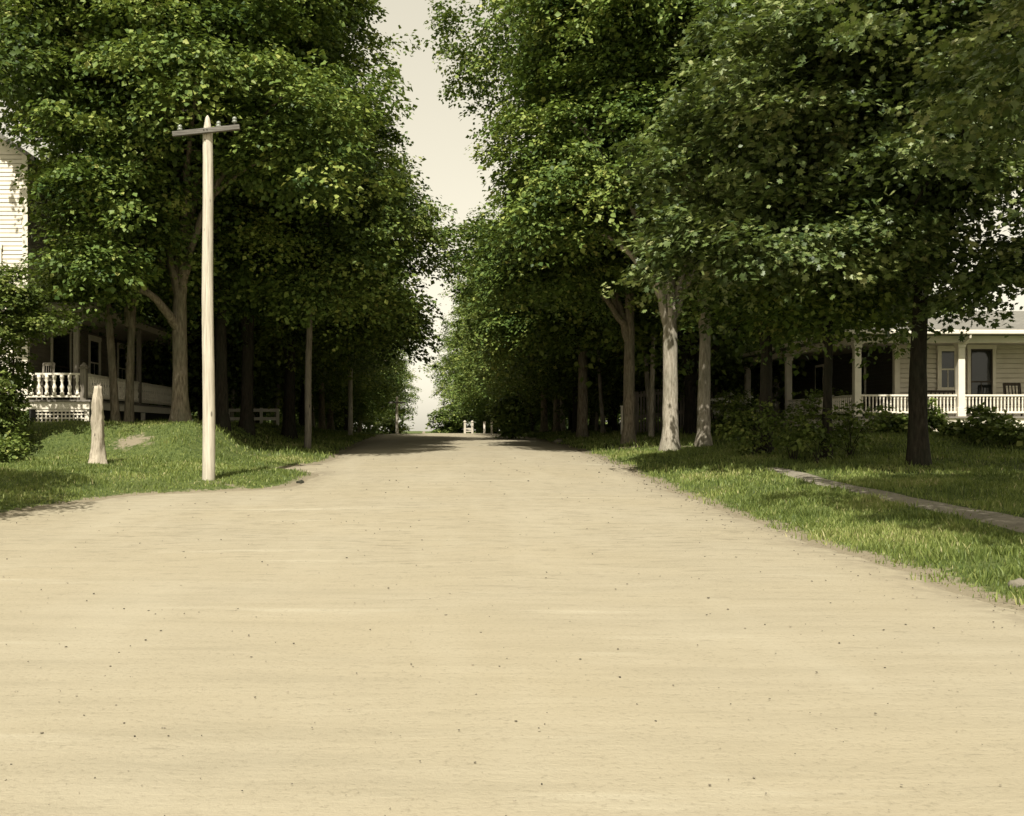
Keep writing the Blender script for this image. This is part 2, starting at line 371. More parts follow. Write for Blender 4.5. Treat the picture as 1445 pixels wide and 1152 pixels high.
# ------------------------------------------------------------------ grass and pebbles
rg = np.random.default_rng(5)
def blades():
    V = []; T = []
    def patch(x0, x1, d0, d1, dens, hmin, hmax, w, cond, seed):
        n = int((x1-x0)*(d1-d0)*dens)
        X = rg.uniform(x0, x1, n); D = rg.uniform(d0, d1, n)
        ins = inroad(X, D); tuftin = .38*np.clip(np.sin(X*2.3+D*1.9)*np.sin(D*3.3-X*.7)+.12, 0, 1)*rg.uniform(0,1,n); edge = tuftin + rg.uniform(-.30, .10, n) if cond == 'near' else rg.uniform(-.3, .06, n)
        keep = ins < edge
        pth = (X > PL(D)+rg.uniform(-.12,.16,n)) & (X < PRt(D)-rg.uniform(-.12,.16,n)) & (D < 24.6) & (rg.uniform(0,1,n) > .04)
        dm = dirtmask(X, D)
        keep &= ~pth & (np.where(ins > -.6, 0, dm)*1.6 < rg.uniform(0.15, 1, n))
        pn = .5+.25*np.sin(X*1.3+D*.9+seed)+.25*np.sin(X*3.1-D*2.3)
        keep &= rg.uniform(0,1,n) < .45+.55*pn
        X, D, pn = X[keep], D[keep], pn[keep]; n = len(X)
        tuft = .6+.8*(.5+.5*np.sin(X*5.3+np.sin(D*3.7)*2))*(.5+.5*np.sin(D*4.9+X))
        weed = np.clip(np.sin(X*1.7+2*np.sin(D*.9))*np.sin(D*2.1+1.3*np.sin(X*1.1))-.62, 0, 1)/.38
        h = rg.uniform(hmin, hmax, n)*tuft*(1+.9*weed*rg.uniform(0,1,n))
        z = ground_z(X, D) - .01
        a = rg.uniform(0, 2*math.pi, n); lean = rg.uniform(.1, .75, n)*h; la = rg.uniform(0, 2*math.pi, n)
        ww = w*rg.uniform(.6, 1.4, n)
        p = np.stack([X, D, z], -1); ux = np.stack([np.cos(a)*ww, np.sin(a)*ww, 0*a], -1)
        mid = p + np.stack([np.cos(la)*lean*.35, np.sin(la)*lean*.35, h*.6], -1)
        tip = p + np.stack([np.cos(la)*lean, np.sin(la)*lean, h], -1)
        V.append(np.stack([p-ux, p+ux, mid+ux*.7, mid-ux*.7, tip], 1).reshape(-1,3))
        dry = np.clip(np.sin(X*.9+D*.55+1)*np.sin(D*1.25-X*.6), 0, 1)
        t = np.clip(.12+.33*pn+.34*dry+rg.normal(0,.17,n) + (rg.uniform(0,1,n) > .95)*.5, 0, 1)
        T.append(np.repeat(t, 5))
    patch(5.0, 8.2, 8.4, 20, 1900, .045, .12, .007, 'near', 0)
    patch(8.0, 13.5, 10, 22, 650, .05, .14, .009, 'near', 1)
    patch(5.0, 12.5, 20, 34, 520, .05, .13, .011, 'near', 2)
    patch(12, 26, 21, 34, 300, .06, .14, .014, 'x', 3)
    patch(5.0, 13, 34, 60, 110, .08, .17, .022, 'x', 4)
    patch(-13.5, -2.6, 15.5, 30.5, 620, .045, .11, .010, 'x', 5)
    patch(-13.5, -2.6, 30.5, 62, 110, .07, .16, .02, 'x', 6)
    v = np.concatenate(V); t = np.concatenate(T); n = len(v)//5; b = (np.arange(n)*5)[:,None]
    tri = np.concatenate([b+np.array([[0,1,2]]), b+np.array([[0,2,3]]), b+np.array([[3,2,4]])])
    return np_mesh('grass', v, tri, M_grass, t)
tag(obj('grass', blades()), 'short sunlit and shaded green grass on both verges and the lawns', 'grass', kind='stuff')

def pebbles():
    ph = (1+5**.5)/2
    ico = np.array([(-1,ph,0),(1,ph,0),(-1,-ph,0),(1,-ph,0),(0,-1,ph),(0,1,ph),(0,-1,-ph),(0,1,-ph),(ph,0,-1),(ph,0,1),(-ph,0,-1),(-ph,0,1)])/1.9
    fc = np.array([(0,11,5),(0,5,1),(0,1,7),(0,7,10),(0,10,11),(1,5,9),(5,11,4),(11,10,2),(10,7,6),(7,1,8),(3,9,4),(3,4,2),(3,2,6),(3,6,8),(3,8,9),(4,9,5),(2,4,11),(6,2,10),(8,6,7),(9,8,1)])
    n = 1900
    D = 4 + 28*rg.uniform(0,1,n)**1.25; X = rg.uniform(-1,1,n)*(D*.62+.5)+D*.1
    near_edge = rg.uniform(0,1,n) > .72
    X = np.where(near_edge, XR(D)-np.abs(rg.normal(0,.5,n)), X)
    k = inroad(X, D) > .05; X, D = X[k], D[k]; n = len(X)
    s = np.exp(rg.normal(math.log(.0048), .45, n)); s = np.minimum(s, .008)*(.45+D/16)
    jit = 1+rg.uniform(-.3,.3,(n,12,1)); sc3 = np.stack([s*rg.uniform(.8,1.9,n), s*rg.uniform(.7,1.4,n), s*rg.uniform(.4,.8,n)], -1)
    a = rg.uniform(0,6.28,n); c, q_ = np.cos(a), np.sin(a)
    L = ico[None]*jit*sc3[:,None,:]
    Lx = L[...,0]*c[:,None]-L[...,1]*q_[:,None]; Ly = L[...,0]*q_[:,None]+L[...,1]*c[:,None]
    v = np.stack([Lx+X[:,None], Ly+D[:,None], L[...,2]+(ground_z(X,D)+.028)[:,None]], -1).reshape(-1,3)
    t = np.repeat(rg.uniform(0,1,n)**1.1, 12)
    tri = (fc[None]+12*np.arange(n)[:,None,None]).reshape(-1,3)
    return np_mesh('pebbles', v, tri, M_pebble, t)
tag(obj('pebbles', pebbles()), 'small dark pebbles and clods scattered over the dirt road', 'pebbles', kind='stuff')

# ------------------------------------------------------------------ leaves
KITE = (np.array([(0,0,0),(.42,.45,.07),(0,1,-.10),(-.42,.45,.07)]), np.array([(0,1,2),(0,2,3)]))
_o = [(0,0),(.30,.06),(.22,.26),(.56,.40),(.34,.52),(.40,.80),(.16,.72),(0,1.05)]
_o = _o + [(-x,y) for x,y in _o[-2:0:-1]]
MAPLE = (np.array([(0,.38,.03)]+[(x,y,-.10*abs(x)-.08*max(0,y-.6)) for x,y in _o]),
         np.array([(0,1+i,1+(i+1)%len(_o)) for i in range(len(_o))]))
def unit(a): return a/np.maximum(np.linalg.norm(a, axis=-1, keepdims=True), 1e-6)
def leaves(pos, nrm, tipdir, size, tone, tmpl):
    t = tipdir - nrm*np.sum(tipdir*nrm, -1, keepdims=True); t = unit(t); b = np.cross(t, nrm)
    tv, tf = tmpl; k = len(tv)
    v = pos[:,None,:] + size[:,None,None]*(b[:,None,:]*tv[None,:,0:1] + t[:,None,:]*tv[None,:,1:2] + nrm[:,None,:]*tv[None,:,2:3])
    f = (tf[None] + k*np.arange(len(pos))[:,None,None]).reshape(-1,3)
    return v.reshape(-1,3), f, np.repeat(tone, k)
def crown_mesh(name, seed, lobes, nclump, per, leaf, cr, mat, tmpl=KITE, fill=.22, low=-.75, flat=.32):
    """lobes: (cx,cy,cz,rx,ry,rz). leaf clumps on boughs through each lobe's volume; returns mesh and clump centres"""
    g = np.random.default_rng(seed)
    if nclump > 150: nclump = int(nclump*.74*(1 if leaf > .2 else 1.15)); per = int(per*1.25*(1 if leaf > .2 else 1.45)); leaf *= (1 if leaf > .2 else .82); cr = cr*1.08
    wts = np.array([l[3]*l[4]+l[3]*l[5] for l in lobes]); wts = wts/wts.sum()
    li = g.choice(len(lobes), nclump, p=wts); Lb = np.array(lobes)[li]
    d = unit(g.normal(0,1,(nclump,3)))
    for _ in range(6):
        bad = d[:,2] < low*g.uniform(.6,1,nclump); d[bad] = unit(g.normal(0,1,(bad.sum(),3)))
    w = np.zeros(nclump)
    for _ in range(7):
        kx = g.normal(0,2.6,3); w += np.sin(d@kx + g.uniform(0,6.28))/7*1.6
    rad = (1-np.abs(g.normal(0,.24,nclump))).clip(.2,1)*(1+.32*w) + (g.uniform(0,1,nclump) > .93)*.12
    c = Lb[:,:3] + d*Lb[:,3:]*rad[:,None]
    up = np.array([0,0,1.])
    cn = unit(.85*up + .50*d + g.normal(0,.2,(nclump,3)))
    a = unit(np.cross(cn, g.normal(0,1,(nclump,3)))); b = np.cross(cn, a)
    R_ = cr*g.uniform(.55,1.35,nclump)
    el = g.uniform(.6,1,nclump)
    ct = np.clip(g.normal(.42,.15,nclump), 0, 1)
    npc = np.maximum((per*(R_/cr)**1.6*g.uniform(.6,1.2,nclump)).astype(int), 6)
    ii = np.repeat(np.arange(nclump), npc); n = len(ii)
    # every clump is a handful of leafy twigs fanning out of one bough
    K = 7; tw = unit(d[:,None,:]*.55 + g.normal(0,.75,(nclump,K,3))*np.array([1,1,.55]) + np.array([0,0,.10])); tl = g.uniform(.5,1.22,(nclump,K))
    kk = g.integers(0, K, n); dirw = tw[ii,kk]; u = g.uniform(0,1,n)**.75
    side = unit(np.cross(dirw, up)); lat = g.normal(0,1,n)*(.20+.10*np.sin(u*math.pi))
    L_ = (R_[ii]*tl[ii,kk])
    p = c[ii] + dirw*(u*L_)[:,None] + side*(lat*R_[ii]*.9)[:,None] + (np.cross(side, dirw))*(g.normal(0,.085,n)*R_[ii])[:,None]
    p[:,2] -= (.26*u**2 + .35*lat**2)*R_[ii]
    outw = unit(dirw + side*(np.sign(lat)*.6)[:,None])
    ln = unit(.8*up + .35*cn[ii] + .30*dirw + g.normal(0,.55,(n,3)))
    td = outw*1.0 + np.array([0,0,-.5]) + g.normal(0,.45,(n,3))
    sz = leaf*np.exp(g.normal(-.03,.27,n)).clip(.5,1.7)
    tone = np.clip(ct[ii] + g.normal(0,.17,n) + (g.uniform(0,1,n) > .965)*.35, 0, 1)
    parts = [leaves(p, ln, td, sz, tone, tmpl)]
    m = int(n*fill)                                   # sparser big-leaved sprays deep inside the crown
    if m:
        lj = g.choice(len(lobes), m, p=wts); Lc = np.array(lobes)[lj]
        dd = unit(g.normal(0,1,(m,3))); rr = g.uniform(.15,.78,m)**.6
        pp = Lc[:,:3]+dd*Lc[:,3:]*rr[:,None]
        parts.append(leaves(pp, unit(.5*up+dd*.5+g.normal(0,.6,(m,3))), g.normal(0,1,(m,3)), leaf*g.uniform(.9,1.5,m), np.clip(g.normal(.3,.12,m),0,1), KITE))
    vs, fs, ts = [], [], []; o = 0
    for v, f, t in parts: vs.append(v); fs.append(f+o); ts.append(t); o += len(v)
    return np_mesh(name, np.concatenate(vs), np.concatenate(fs), mat, np.concatenate(ts)), c

def curve(a, b, c, n):
    a, b, c = Vector(a), Vector(b), Vector(c); out = []
    for i in range(n+1):
        t = i/n; out.append(a*(1-t)**2 + b*2*t*(1-t) + c*t*t)
    return out
def trunk_mesh(name, seed, r0, fork, top, targets, mat, lean=(0,0), stems=1, nl=11, flare=1.0):
    g = random.Random(seed); m = MB()
    spread = [(0,0)] if stems == 1 else [(-.14+.34*i, g.uniform(-.12,.12)) for i in range(stems)]
    for si, (sx, sy) in enumerate(spread):
        n = max(10, int(top/.35)); pts = []; rad = []
        sl = (lean[0]*(-1.6 if si == 0 else .7), lean[1])
        ph = g.uniform(0,6.28)
        for i in range(n+1):
            t = i/n; z = -.25 + (top+.25)*t
            pts.append((sx + sl[0]*t + .10*math.sin(t*5+ph)*t*(top/8), sy + sl[1]*t + .09*math.sin(t*4.3+ph*2)*t*(top/8), z))
            fl = flare*(.55*math.exp(-max(z,0)/.20)) if z < 1.5 else 0
            rad.append(r0*(1-.80*t**.9)*(1+fl)*(1+g.uniform(-.03,.03)) + .02)
        m.tube(pts, rad, 14, .09, g)
    lo = [t for t in targets if t[2] > fork*.9]
    g.shuffle(lo)
    for i, tg in enumerate(lo[:nl]):
        h = fork + (top*.75-fork)*(i/max(nl-1,1))**1.9 * g.uniform(.8,1.0)
        t = (h+.25)/(top+.25)
        st = Vector((lean[0]*t, lean[1]*t, h)); e = Vector(tg)*1.0
        e = st + (e-st)*.96
        mid = st + Vector(((e.x-st.x)*.30, (e.y-st.y)*.30, (e.z-st.z)*.62 + .5))
        ps = curve(st, mid, e, 12)
        ps = [p + Vector((g.uniform(-1,1), g.uniform(-1,1), g.uniform(-1,1)))*.05 for p in ps]
        rr = r0*(.60-.25*i/nl)
        m.tube(ps, [rr*(1-.85*k/12)+.012 for k in range(13)], 8, .07, g)
        for q in range(2):                             # side boughs
            k = g.randint(5, 9); s2 = ps[k]; others = sorted(lo, key=lambda w: (Vector(w)-s2).length)[1:8]
            if not others: continue
            e2 = Vector(g.choice(others)); ps2 = curve(s2, (s2+e2)/2+Vector((0,0,.4)), e2, 6)
            m.tube(ps2, [rr*.4*(1-.8*j/6)+.008 for j in range(7)], 6, .06, g)
    me = bpy.data.meshes.new(name); me.from_pydata(m.v, [], m.f); me.update()
    me.polygons.foreach_set('use_smooth', [True]*len(me.polygons)); me.materials.append(mat)
    return me
def place_tree(name, X, D, tm, cm, label, group=None, rz=0, s=1.0, sink=0.05, cat='tree'):
    o = empty(name, (X, D, gz(X, D)-sink), rz, (s,s,s) if s != 1 else None)
    obj('trunk', tm, o); obj('crown', cm, o)
    return tag(o, label, cat, group)

def make_tree(px, D, label, lobes, seed, r0, fork, top, nclump, per, leaf=.17, cr=1.05, mat=M_leaf, bark=M_bark, tmpl=KITE, X=None, lean=(0,0), stems=1, name='maple_tree', nl=11, group=None, low=-.75, flat=.32):
    X = wx(px, D) if X is None else X
    cm, c = crown_mesh('crown', seed, lobes, nclump, per, leaf, cr, mat, tmpl, low=low, flat=flat)
    tm = trunk_mesh('trunk', seed, r0, fork, top, [tuple(x) for x in c[:90]], bark, lean, stems, nl)
    return place_tree(name, X, D, tm, cm, label, group)

GL = 'maples lining the left side of the road'; GR = 'maples lining the right side of the road'
# --- left row, near
make_tree(255, 31, 'big spreading maple just left of the pale telephone pole, dark trunk forking low',
    [(0.2,-.3,9.2,4.8,4.4,3.2),(.2,0,13.8,4.6,4.6,4.6),(-1.3,-1.8,6.4,1.5,2.0,1.9),(3.6,-1.2,7.4,2.0,2.4,1.9),(.6,3.6,5.4,3.6,1.4,2.0),(-1.7,-2.6,4.3,1.3,1.0,.7)], 101, .235, 2.7, 12, 640, 160, .165, 1.0, nl=17, bark=M_bark, group=GL)
make_tree(172, 31.8, 'slender maple with a split twin stem between the left porch and the big forked maple',
    [(1.5,-.3,7.8,2.3,3.8,3.2),(-.5,.6,11.6,3.2,3.8,2.6),(-.4,1.0,14.0,3.2,3.8,3.6),(.3,-1.4,5.2,1.7,1.4,1.2),(-.3,-1.5,4.05,1.7,1.0,.6),(.2,2.4,4.8,3.0,1.6,1.8),(-1.5,-4.2,9.5,1.5,1.2,1.4),(-2.2,-.6,12.2,1.6,1.6,1.2)], 102, .115, 3.0, 11, 520, 160, .165, 1.0, lean=(.5,.1), stems=2, group=GL)
make_tree(348, 37, 'maple on the left bank with a straight dark trunk just right of the telephone pole',
    [(0,0,7.8,4.8,4.8,3.8),(-.4,0,14.2,4.6,4.6,4.8),(2.4,-1.6,4.8,2.6,2.2,1.5)], 103, .22, 3.0, 13, 560, 160, .175, 1.08, bark=M_barkshade, group=GL)
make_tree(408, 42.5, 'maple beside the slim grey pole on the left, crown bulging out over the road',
    [(0.6,0,8.4,5.6,4.8,3.4),(-.4,0,11.8,4.2,4.2,3.0),(2.0,-1,4.6,3.2,2.6,1.7)], 104, .24, 3.0, 12, 540, 155, .18, 1.1, bark=M_barkshade, group=GL)
# --- right side, near
make_tree(0, 10.6, 'near maple whose large leaved boughs hang into the top right corner, trunk out of view',
    [(-3.6,-1.8,8.6,1.8,3.4,1.6),(-1.6,.5,8.6,4.6,5.4,2.8),(.6,.5,11.5,4.4,4.8,3.6),(-1.8,3.6,6.0,2.4,2.4,1.2),(-3.0,-2.6,7.6,2.0,2.6,1.4)], 105, .30, 3.0, 11, 430, 150, .125, .85, M_leafn, M_barkshade, MAPLE, X=11.0, group=GR)
make_tree(1297, 25, 'shaded maple with a dark trunk standing on the lawn in front of the right porch',
    [(-1.3,-1.6,7.3,4.6,3.5,3.0),(-.4,-1.7,9.3,4.6,3.2,1.7),(3.3,-2.0,4.35,3.0,1.5,.8),(4.2,-1.6,5.5,2.2,1.5,.9),(-3.0,-1.2,5.0,3.0,2.2,1.2)], 106, .22, 4.3, 9.5, 640, 150, .15, .95, M_leafn, M_barkshade, MAPLE, group=GR)
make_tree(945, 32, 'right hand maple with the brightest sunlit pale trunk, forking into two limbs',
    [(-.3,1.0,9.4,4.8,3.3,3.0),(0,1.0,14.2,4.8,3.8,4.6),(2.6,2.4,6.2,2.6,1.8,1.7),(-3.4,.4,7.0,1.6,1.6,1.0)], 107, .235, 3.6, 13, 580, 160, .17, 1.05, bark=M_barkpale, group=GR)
make_tree(887, 37.2, 'tall maple with a brown trunk pale at the foot, left of the brightest sunlit trunk',
    [(-.2,0,7.6,4.3,4.4,3.0),(.6,0,13.4,4.4,4.6,4.4),(-2.6,0,5.8,2.2,2.6,1.3)], 108, .21, 3.6, 14, 560, 160, .175, 1.1, group=GR)

# --- shared tree shapes for the trees further off
PROTO = []
for i, (lb, r0, fork, top, mt, bk) in enumerate((
    ([(0,0,7.0,5.4,5.2,3.8),(0,0,4.2,4.6,4.6,1.2),(.3,0,12.4,5.0,5.0,4.4)], .25, 3.3, 12.5, M_leaf, M_bark),
    ([(-.4,0,6.8,5.6,5.2,3.7),(0,0,4.0,4.8,4.6,1.3),(0,.3,13.0,4.8,5.0,4.6),(2.0,0,6.6,3.6,3.6,2.4)], .27, 3.0, 13, M_leaf, M_barkshade),
    ([(0,0,7.8,5.0,5.4,4.4),(.6,0,4.4,4.6,4.8,1.4),(0,0,14,4.4,4.4,4.0)], .23, 3.6, 13.5, M_far, M_bark),
    ([(0,0,5.0,5.2,5.0,3.6),(0,0,9.0,4.8,4.6,4.0)], .22, 1.6, 9, M_far, M_barkshade),
    ([(0,0,2.7,3.6,3.4,2.3),(.5,0,4.6,2.8,2.8,2.2)], .13, .8, 4.8, M_far, M_barkshade))):
    nc, pr, lf = ((330,105,.20),(330,105,.20),(320,105,.20),(300,100,.22),(180,95,.2))[i]
    cm, c = crown_mesh('crown', 300+i, lb, nc, pr, lf, 1.2 if i < 4 else .9, mt, fill=.13)
    PROTO.append((trunk_mesh('trunk', 300+i, r0, fork, top, [tuple(x) for x in c[:80]], bk, nl=9), cm))
def ptree(i, X, D, label, group=None, s=1.0, name='maple_tree', rz=None):
    return place_tree(name, X, D, PROTO[i][0], PROTO[i][1], label, group, R.uniform(0, 6.28) if rz is None else rz, s)
make_tree(313, 34.5, 'dark trunked maple just behind the pale telephone pole, right of the big forked one',
    [(.2,.3,9.6,4.4,4.0,3.2),(.2,.3,13.6,4.2,4.2,4.0),(.6,2.4,6.6,3.4,2.0,1.8)], 112, .21, 3.4, 12.5, 420, 150, .17, 1.05, bark=M_barkshade, group=GL)
make_tree(993, 33.4, 'maple with a mottled half sunlit trunk, right of the brightest trunk on the right verge',
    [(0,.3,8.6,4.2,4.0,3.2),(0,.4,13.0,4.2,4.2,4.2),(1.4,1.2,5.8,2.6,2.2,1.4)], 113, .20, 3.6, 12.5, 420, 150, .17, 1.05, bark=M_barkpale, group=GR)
make_tree(1080, 29.5, 'dark trunked maple among shrubs midway between the road and the right house',
    [(1.3,.2,6.4,2.3,2.4,2.2),(1.2,.4,9.2,2.2,2.2,2.4),(1.0,-.4,4.1,2.2,1.4,.7)], 110, .19, 3.0, 9, 300, 110, .17, 1.0, bark=M_barkshade, group=GR)
make_tree(1167, 27.2, 'thin dark maple beside the shrubs left of the white corner porch post',
    [(-.3,-.3,6.2,2.4,2.3,2.2),(-.3,-.3,8.8,2.2,2.2,2.2),(-.5,-.6,4.0,2.2,1.5,.6)], 111, .115, 3.0, 8.5, 280, 110, .17, 1.0, bark=M_barkshade, group=GR)
make_tree(822, 46, 'maple in deep shade on the right verge with a bright patch low on its trunk',
    [(-.2,0,6.6,4.8,4.6,3.0),(-1.3,0,16.8,4.8,4.8,4.2),(1.0,0,11.5,4.2,4.4,4.0),(-1.6,-1.5,4.6,3.2,2.6,1.3)], 109, .22, 3.4, 14, 520, 120, .19, 1.1, group=GR)
far_l = 'one of the maples further down the left side whose crowns merge into one canopy'
far_r = 'one of the maples further down the right side whose crowns merge into one canopy'
for k, D in enumerate((49,56,64,73,83,94,106,120,136)):
    ptree(k % 3, -6.3+R.uniform(-.3,.2), D+R.uniform(-1,1), far_l, 'far maples of the left row', (.84,.84,.86,.88,.9,.9,.9,.92,.92)[k]*R.uniform(.97,1.03))
for k, D in enumerate((53,60,68,77,87,98,110,124,140)):
    ptree((k+1) % 3, 7.4+R.uniform(-.2,.3), D+R.uniform(-1,1), far_r, 'far maples of the right row', (.82,.84,.88,.9,.95,.98,1,1,1)[k]*R.uniform(.97,1.03))
bl = 'one of the dark trees standing behind the left row, only slivers of trunk visible'
br = 'one of the dark trees standing behind the right row, only slivers of trunk visible'
for k, (X, D) in enumerate(((-8.6,44),(-9.2,52),(-12,49),(-9.5,60),(-14,57),(-19,52),(-10.5,69),(-16,66),(-23,62),(-11,80),(-19,77),(-29,72),(-37,66),(-26,88),(-38,86))):
    ptree((3,1,3,0,3)[k % 5], X+R.uniform(-.6,.6), D+R.uniform(-1,1), bl, 'trees behind the left row', R.uniform(.9,1.1), 'shade_tree')
for k, (X, D) in enumerate(((10.6,42),(11.2,50),(15,54),(10.8,58),(20,56),(12,67),(18,65),(12.4,78),(21,76),(30,84))):
    ptree((3,1,3,0,3)[k % 5], X+R.uniform(-.6,.6), D+R.uniform(-1,1), br, 'trees behind the right row', R.uniform(.9,1.1), 'shade_tree')
ul = 'one of the low leafy saplings in the dusk under the left row of maples'
ur = 'one of the low leafy saplings in the dusk under the right row of maples'
for k, (X, D) in enumerate(((-10,47.5),(-13.5,46),(-12.5,63),(-8.4,72),(-17,60),(-22,56),(-8.0,90),(-14,84),(-30,64),(-10,101),(-14,99),(-19,96),(-24,98),(-30,94),(-11,54),(-15.5,52))):
    ptree(4, X, D, ul, 'saplings under the left row', R.uniform(.8,1.15), 'sapling')
for k, (X, D) in enumerate(((9.8,55),(13,48),(14.5,60),(9.6,70),(17,58),(23,58),(9.5,94),(16,82),(28,60),(12,100),(16,103),(20,97),(25,99),(31,95),(12,88),(20,88))):
    ptree(4, X, D, ur, 'saplings under the right row', R.uniform(.8,1.15), 'sapling')
ptree(0, -10.9, 15.4, 'tree beyond the left edge of the picture casting the shade on the corner lawn', None, .60, 'shade_tree')

cm, c = crown_mesh('crown', 310, [(0,0,7.6,1.8,1.8,1.6),(.3,0,9.4,1.3,1.3,1.2)], 70, 60, .2, .8, M_far)
PROTO.append((trunk_mesh('trunk', 310, .105, 5.8, 9.5, [tuple(x) for x in c[:20]], M_barkpale, (.35,.1), nl=5), cm))
for X, D in ((8.7,41),(9.7,45.5),(8.4,50),(11.6,47),(9.1,56.5),(12.8,53),(8.3,63.5),(10.2,61),(9.2,72)):
    ptree(5, X, D, 'one of the slim pale trunked young trees in the shade behind the right row', 'slim young trees of the right side', R.uniform(.75,1.05), 'young_tree')
for X, D in ((-7.6,40.5),(-8.6,47),(-7.4,52.5),(-10.6,50),(-7.6,60),(-9.4,56),(-7.2,69),(-11.4,45.5)):
    ptree(5, X, D, 'one of the slim pale trunked young trees in the shade behind the left row', 'slim young trees of the left side', R.uniform(.75,1.05), 'young_tree')
# --- far woods closing the view under the crowns
lb = []
for sx in (-1, 1):
    for k in range(13):
        X = sx*(9.5+k*3.0); D = 112+R.uniform(-5,5); lb.append((X, D, gz(X, D)+1.9, 2.6, 2.4, 2.3))
lb += [(-6.6,113,gz(-6.6,113)+1.6,1.8,2,1.9),(-4.2,116,gz(-4.2,116)+1.4,1.5,2,1.7),(6.4,112,gz(6.4,112)+1.7,2,2,2)]
cm, _ = crown_mesh('far_wood', 390, lb, 900, 70, .34, 1.3, M_far, fill=.3, low=-.95)
tag(obj('far_wood', cm), 'low dark far wood seen beneath the crowns on both sides', 'wood', kind='stuff')

# --- shrubs and plants
def shrub(px, D, w, h, label, seed, name='shrub', mat=M_shrub, leaf=.10, n=60, per=60, cr=.38, group=None, X=None, lobes=None, dens=1.0, flowers=0, bark=M_barkshade, tmpl=KITE):
    X = wx(px, D) if X is None else X
    lb = lobes or [(0,0,h*.52,w/2,w/2*.85,h*.46),(.12*w,-.1*w,h*.34,w*.4,w*.36,h*.30)]
    cm, c = crown_mesh('foliage', seed, lb, n, int(per*dens), leaf, cr, mat, tmpl, fill=.15, low=-.95)
    o = empty(name, (X, D, gz(X, D)-.02)); g = random.Random(seed); m = MB()
    for i in range(7):
        e = Vector(tuple(c[i*3 % len(c)])); e.x = max(-.3*w, min(.3*w, e.x)); a = Vector((g.uniform(-.08,.08), g.uniform(-.08,.08), 0))
        m.tube(curve(a, (a.x+e.x*.25, a.y+e.y*.25, e.z*.6), e, 6), [.022*(1-.12*k)*max(.6,h/2) for k in range(7)], 6, .05, g)
    me = bpy.data.meshes.new('stem'); me.from_pydata(m.v, [], m.f); me.materials.append(bark); obj('stem', me, o)
    obj('foliage', cm, o)
    if flowers:
        fm, _ = crown_mesh('blossom', seed+7, lb, flowers, 34, .055, .12, M_blossom, KITE, fill=0, low=-.3)
        obj('blossom', fm, o)
    return tag(o, label, 'shrub' if 'plant' not in name else 'plant', group)
shrub(14, 28.0, 2.7, 5.0, 'tall leafy shrub covering the left end of the left porch', 401, lobes=[(-.35,0,1.9,.72,1.0,1.8),(-.4,0,3.75,1.15,1.0,1.15),(-.1,-.3,4.3,.8,.7,.5),(.9,-.2,3.45,1.05,.5,.28),(-.5,0,.8,.75,.9,.8)], n=230, per=60, leaf=.12, cr=.40)
shrub(-6, 26.8, 1.3, .8, 'dark low bush below the tall shrub on the left edge of the lawn', 402, n=50, per=40)
for px, D, w, h, sd, lb in ((1060,28.6,1.3,1.3,411,'shaded leafy shrub left of the dark trunks in the right yard'),
        (1118,27.4,1.5,1.75,412,'tallest shaded shrub between the two thin dark trunks of the right yard'),
        (1150,26.4,1.3,1.2,413,'low dark shrub at the foot of the thin trunk near the white corner post'),
        (1200,27.6,1.5,1.45,414,'dark shrub in front of the corner of the right porch')):
    shrub(px, D, w, h, lb, sd, leaf=.10, n=40, per=22, cr=.28, lobes=[(0,0,h*.45,w*.42,w*.4,h*.42),(.25*w,0,h*.72,w*.22,w*.25,h*.42),(-.28*w,.1,h*.62,w*.2,w*.25,h*.40)])
for px, D, w, h, sd, lb in ((1246,32.9,.85,.75,421,'small sunlit plant against the porch lattice left of the dark trunk'),
        (1272,32.6,.6,.6,422,'smallest sunlit plant hard against the left side of the dark trunk'),
        (1312,32.4,.7,1.0,423,'upright sunlit plant just right of the dark trunk'),
        (1388,29.8,.8,1.05,424,'tall sunlit garden plant covering the foot of the second porch post'),
        (1425,29.2,1.2,.85,425,'broad sunlit garden plant at the right edge before the porch'),
        (1352,31.0,.8,.42,426,'low sunlit weed clump on the lawn between the dark trunk and the garden plants')):
    shrub(px, D, w, h, lb, sd, 'garden_plant', leaf=.13, n=34, per=24, cr=.24)
shrub(1036, 39, 1.7, 1.6, 'white flowering bush in the dark gap right of the mottled trunk', 431, 'flowering_bush', n=90, per=50, flowers=75)
shrub(1170, 37.5, 1.2, 1.3, 'bush with pale blossoms under the side porch of the right house', 432, 'flowering_bush', n=60, per=50, flowers=26)
for px, D, w, h, sd, lb in ((633,112,3.7,4.3,441,'round sunlit bush at the crest of the road on the right'),
        (722,50,1.0,2.2,442,'slim leafy young growth climbing a trunk on the right verge')):
    shrub(px, D, w, h, lb, sd, leaf=.22 if D > 60 else .16, n=90, per=55, cr=.6, mat=M_far)

# ------------------------------------------------------------------ poles and stump
def insul(px, py, D, parent):
    x, z = wx(px, D), wz(py, D)
    m = MB(); m.lathe((x, D, z), [(.018,-.09),(.018,0),(.052,0),(.060,.03),(.048,.05),(.034,.055),(.050,.07),(.052,.095),(.036,.125),(.012,.14)], 12)
    return m.build('insulator', M_insul, parent, True)
D0 = 23.4; X0 = wx(294.5, D0); zb = gz(X0, D0); zt = wz(163, D0)
tp = empty('telephone_pole', (X0, D0, zb)); m = MB()
N = 40; H = zt - zb
rads = []; pts = []
for i in range(N+1):
    t = i/N; z = zb-.2+(H+.2)*t; r = .145-.038*t
    if zt-z < .42: r = r*max(.08, ((zt-z)/.42)**.6)
    pts.append((X0-.03*t+.008*math.sin(t*9), D0, z)); rads.append(r)
pts.insert(-1, (pts[-1][0], D0, zt-.06)); rads.insert(-1, .045)
m.tube(pts, rads, 16, .035); m.build('shaft', M_pole, tp, True)
m = MB(); ya = D0-.155
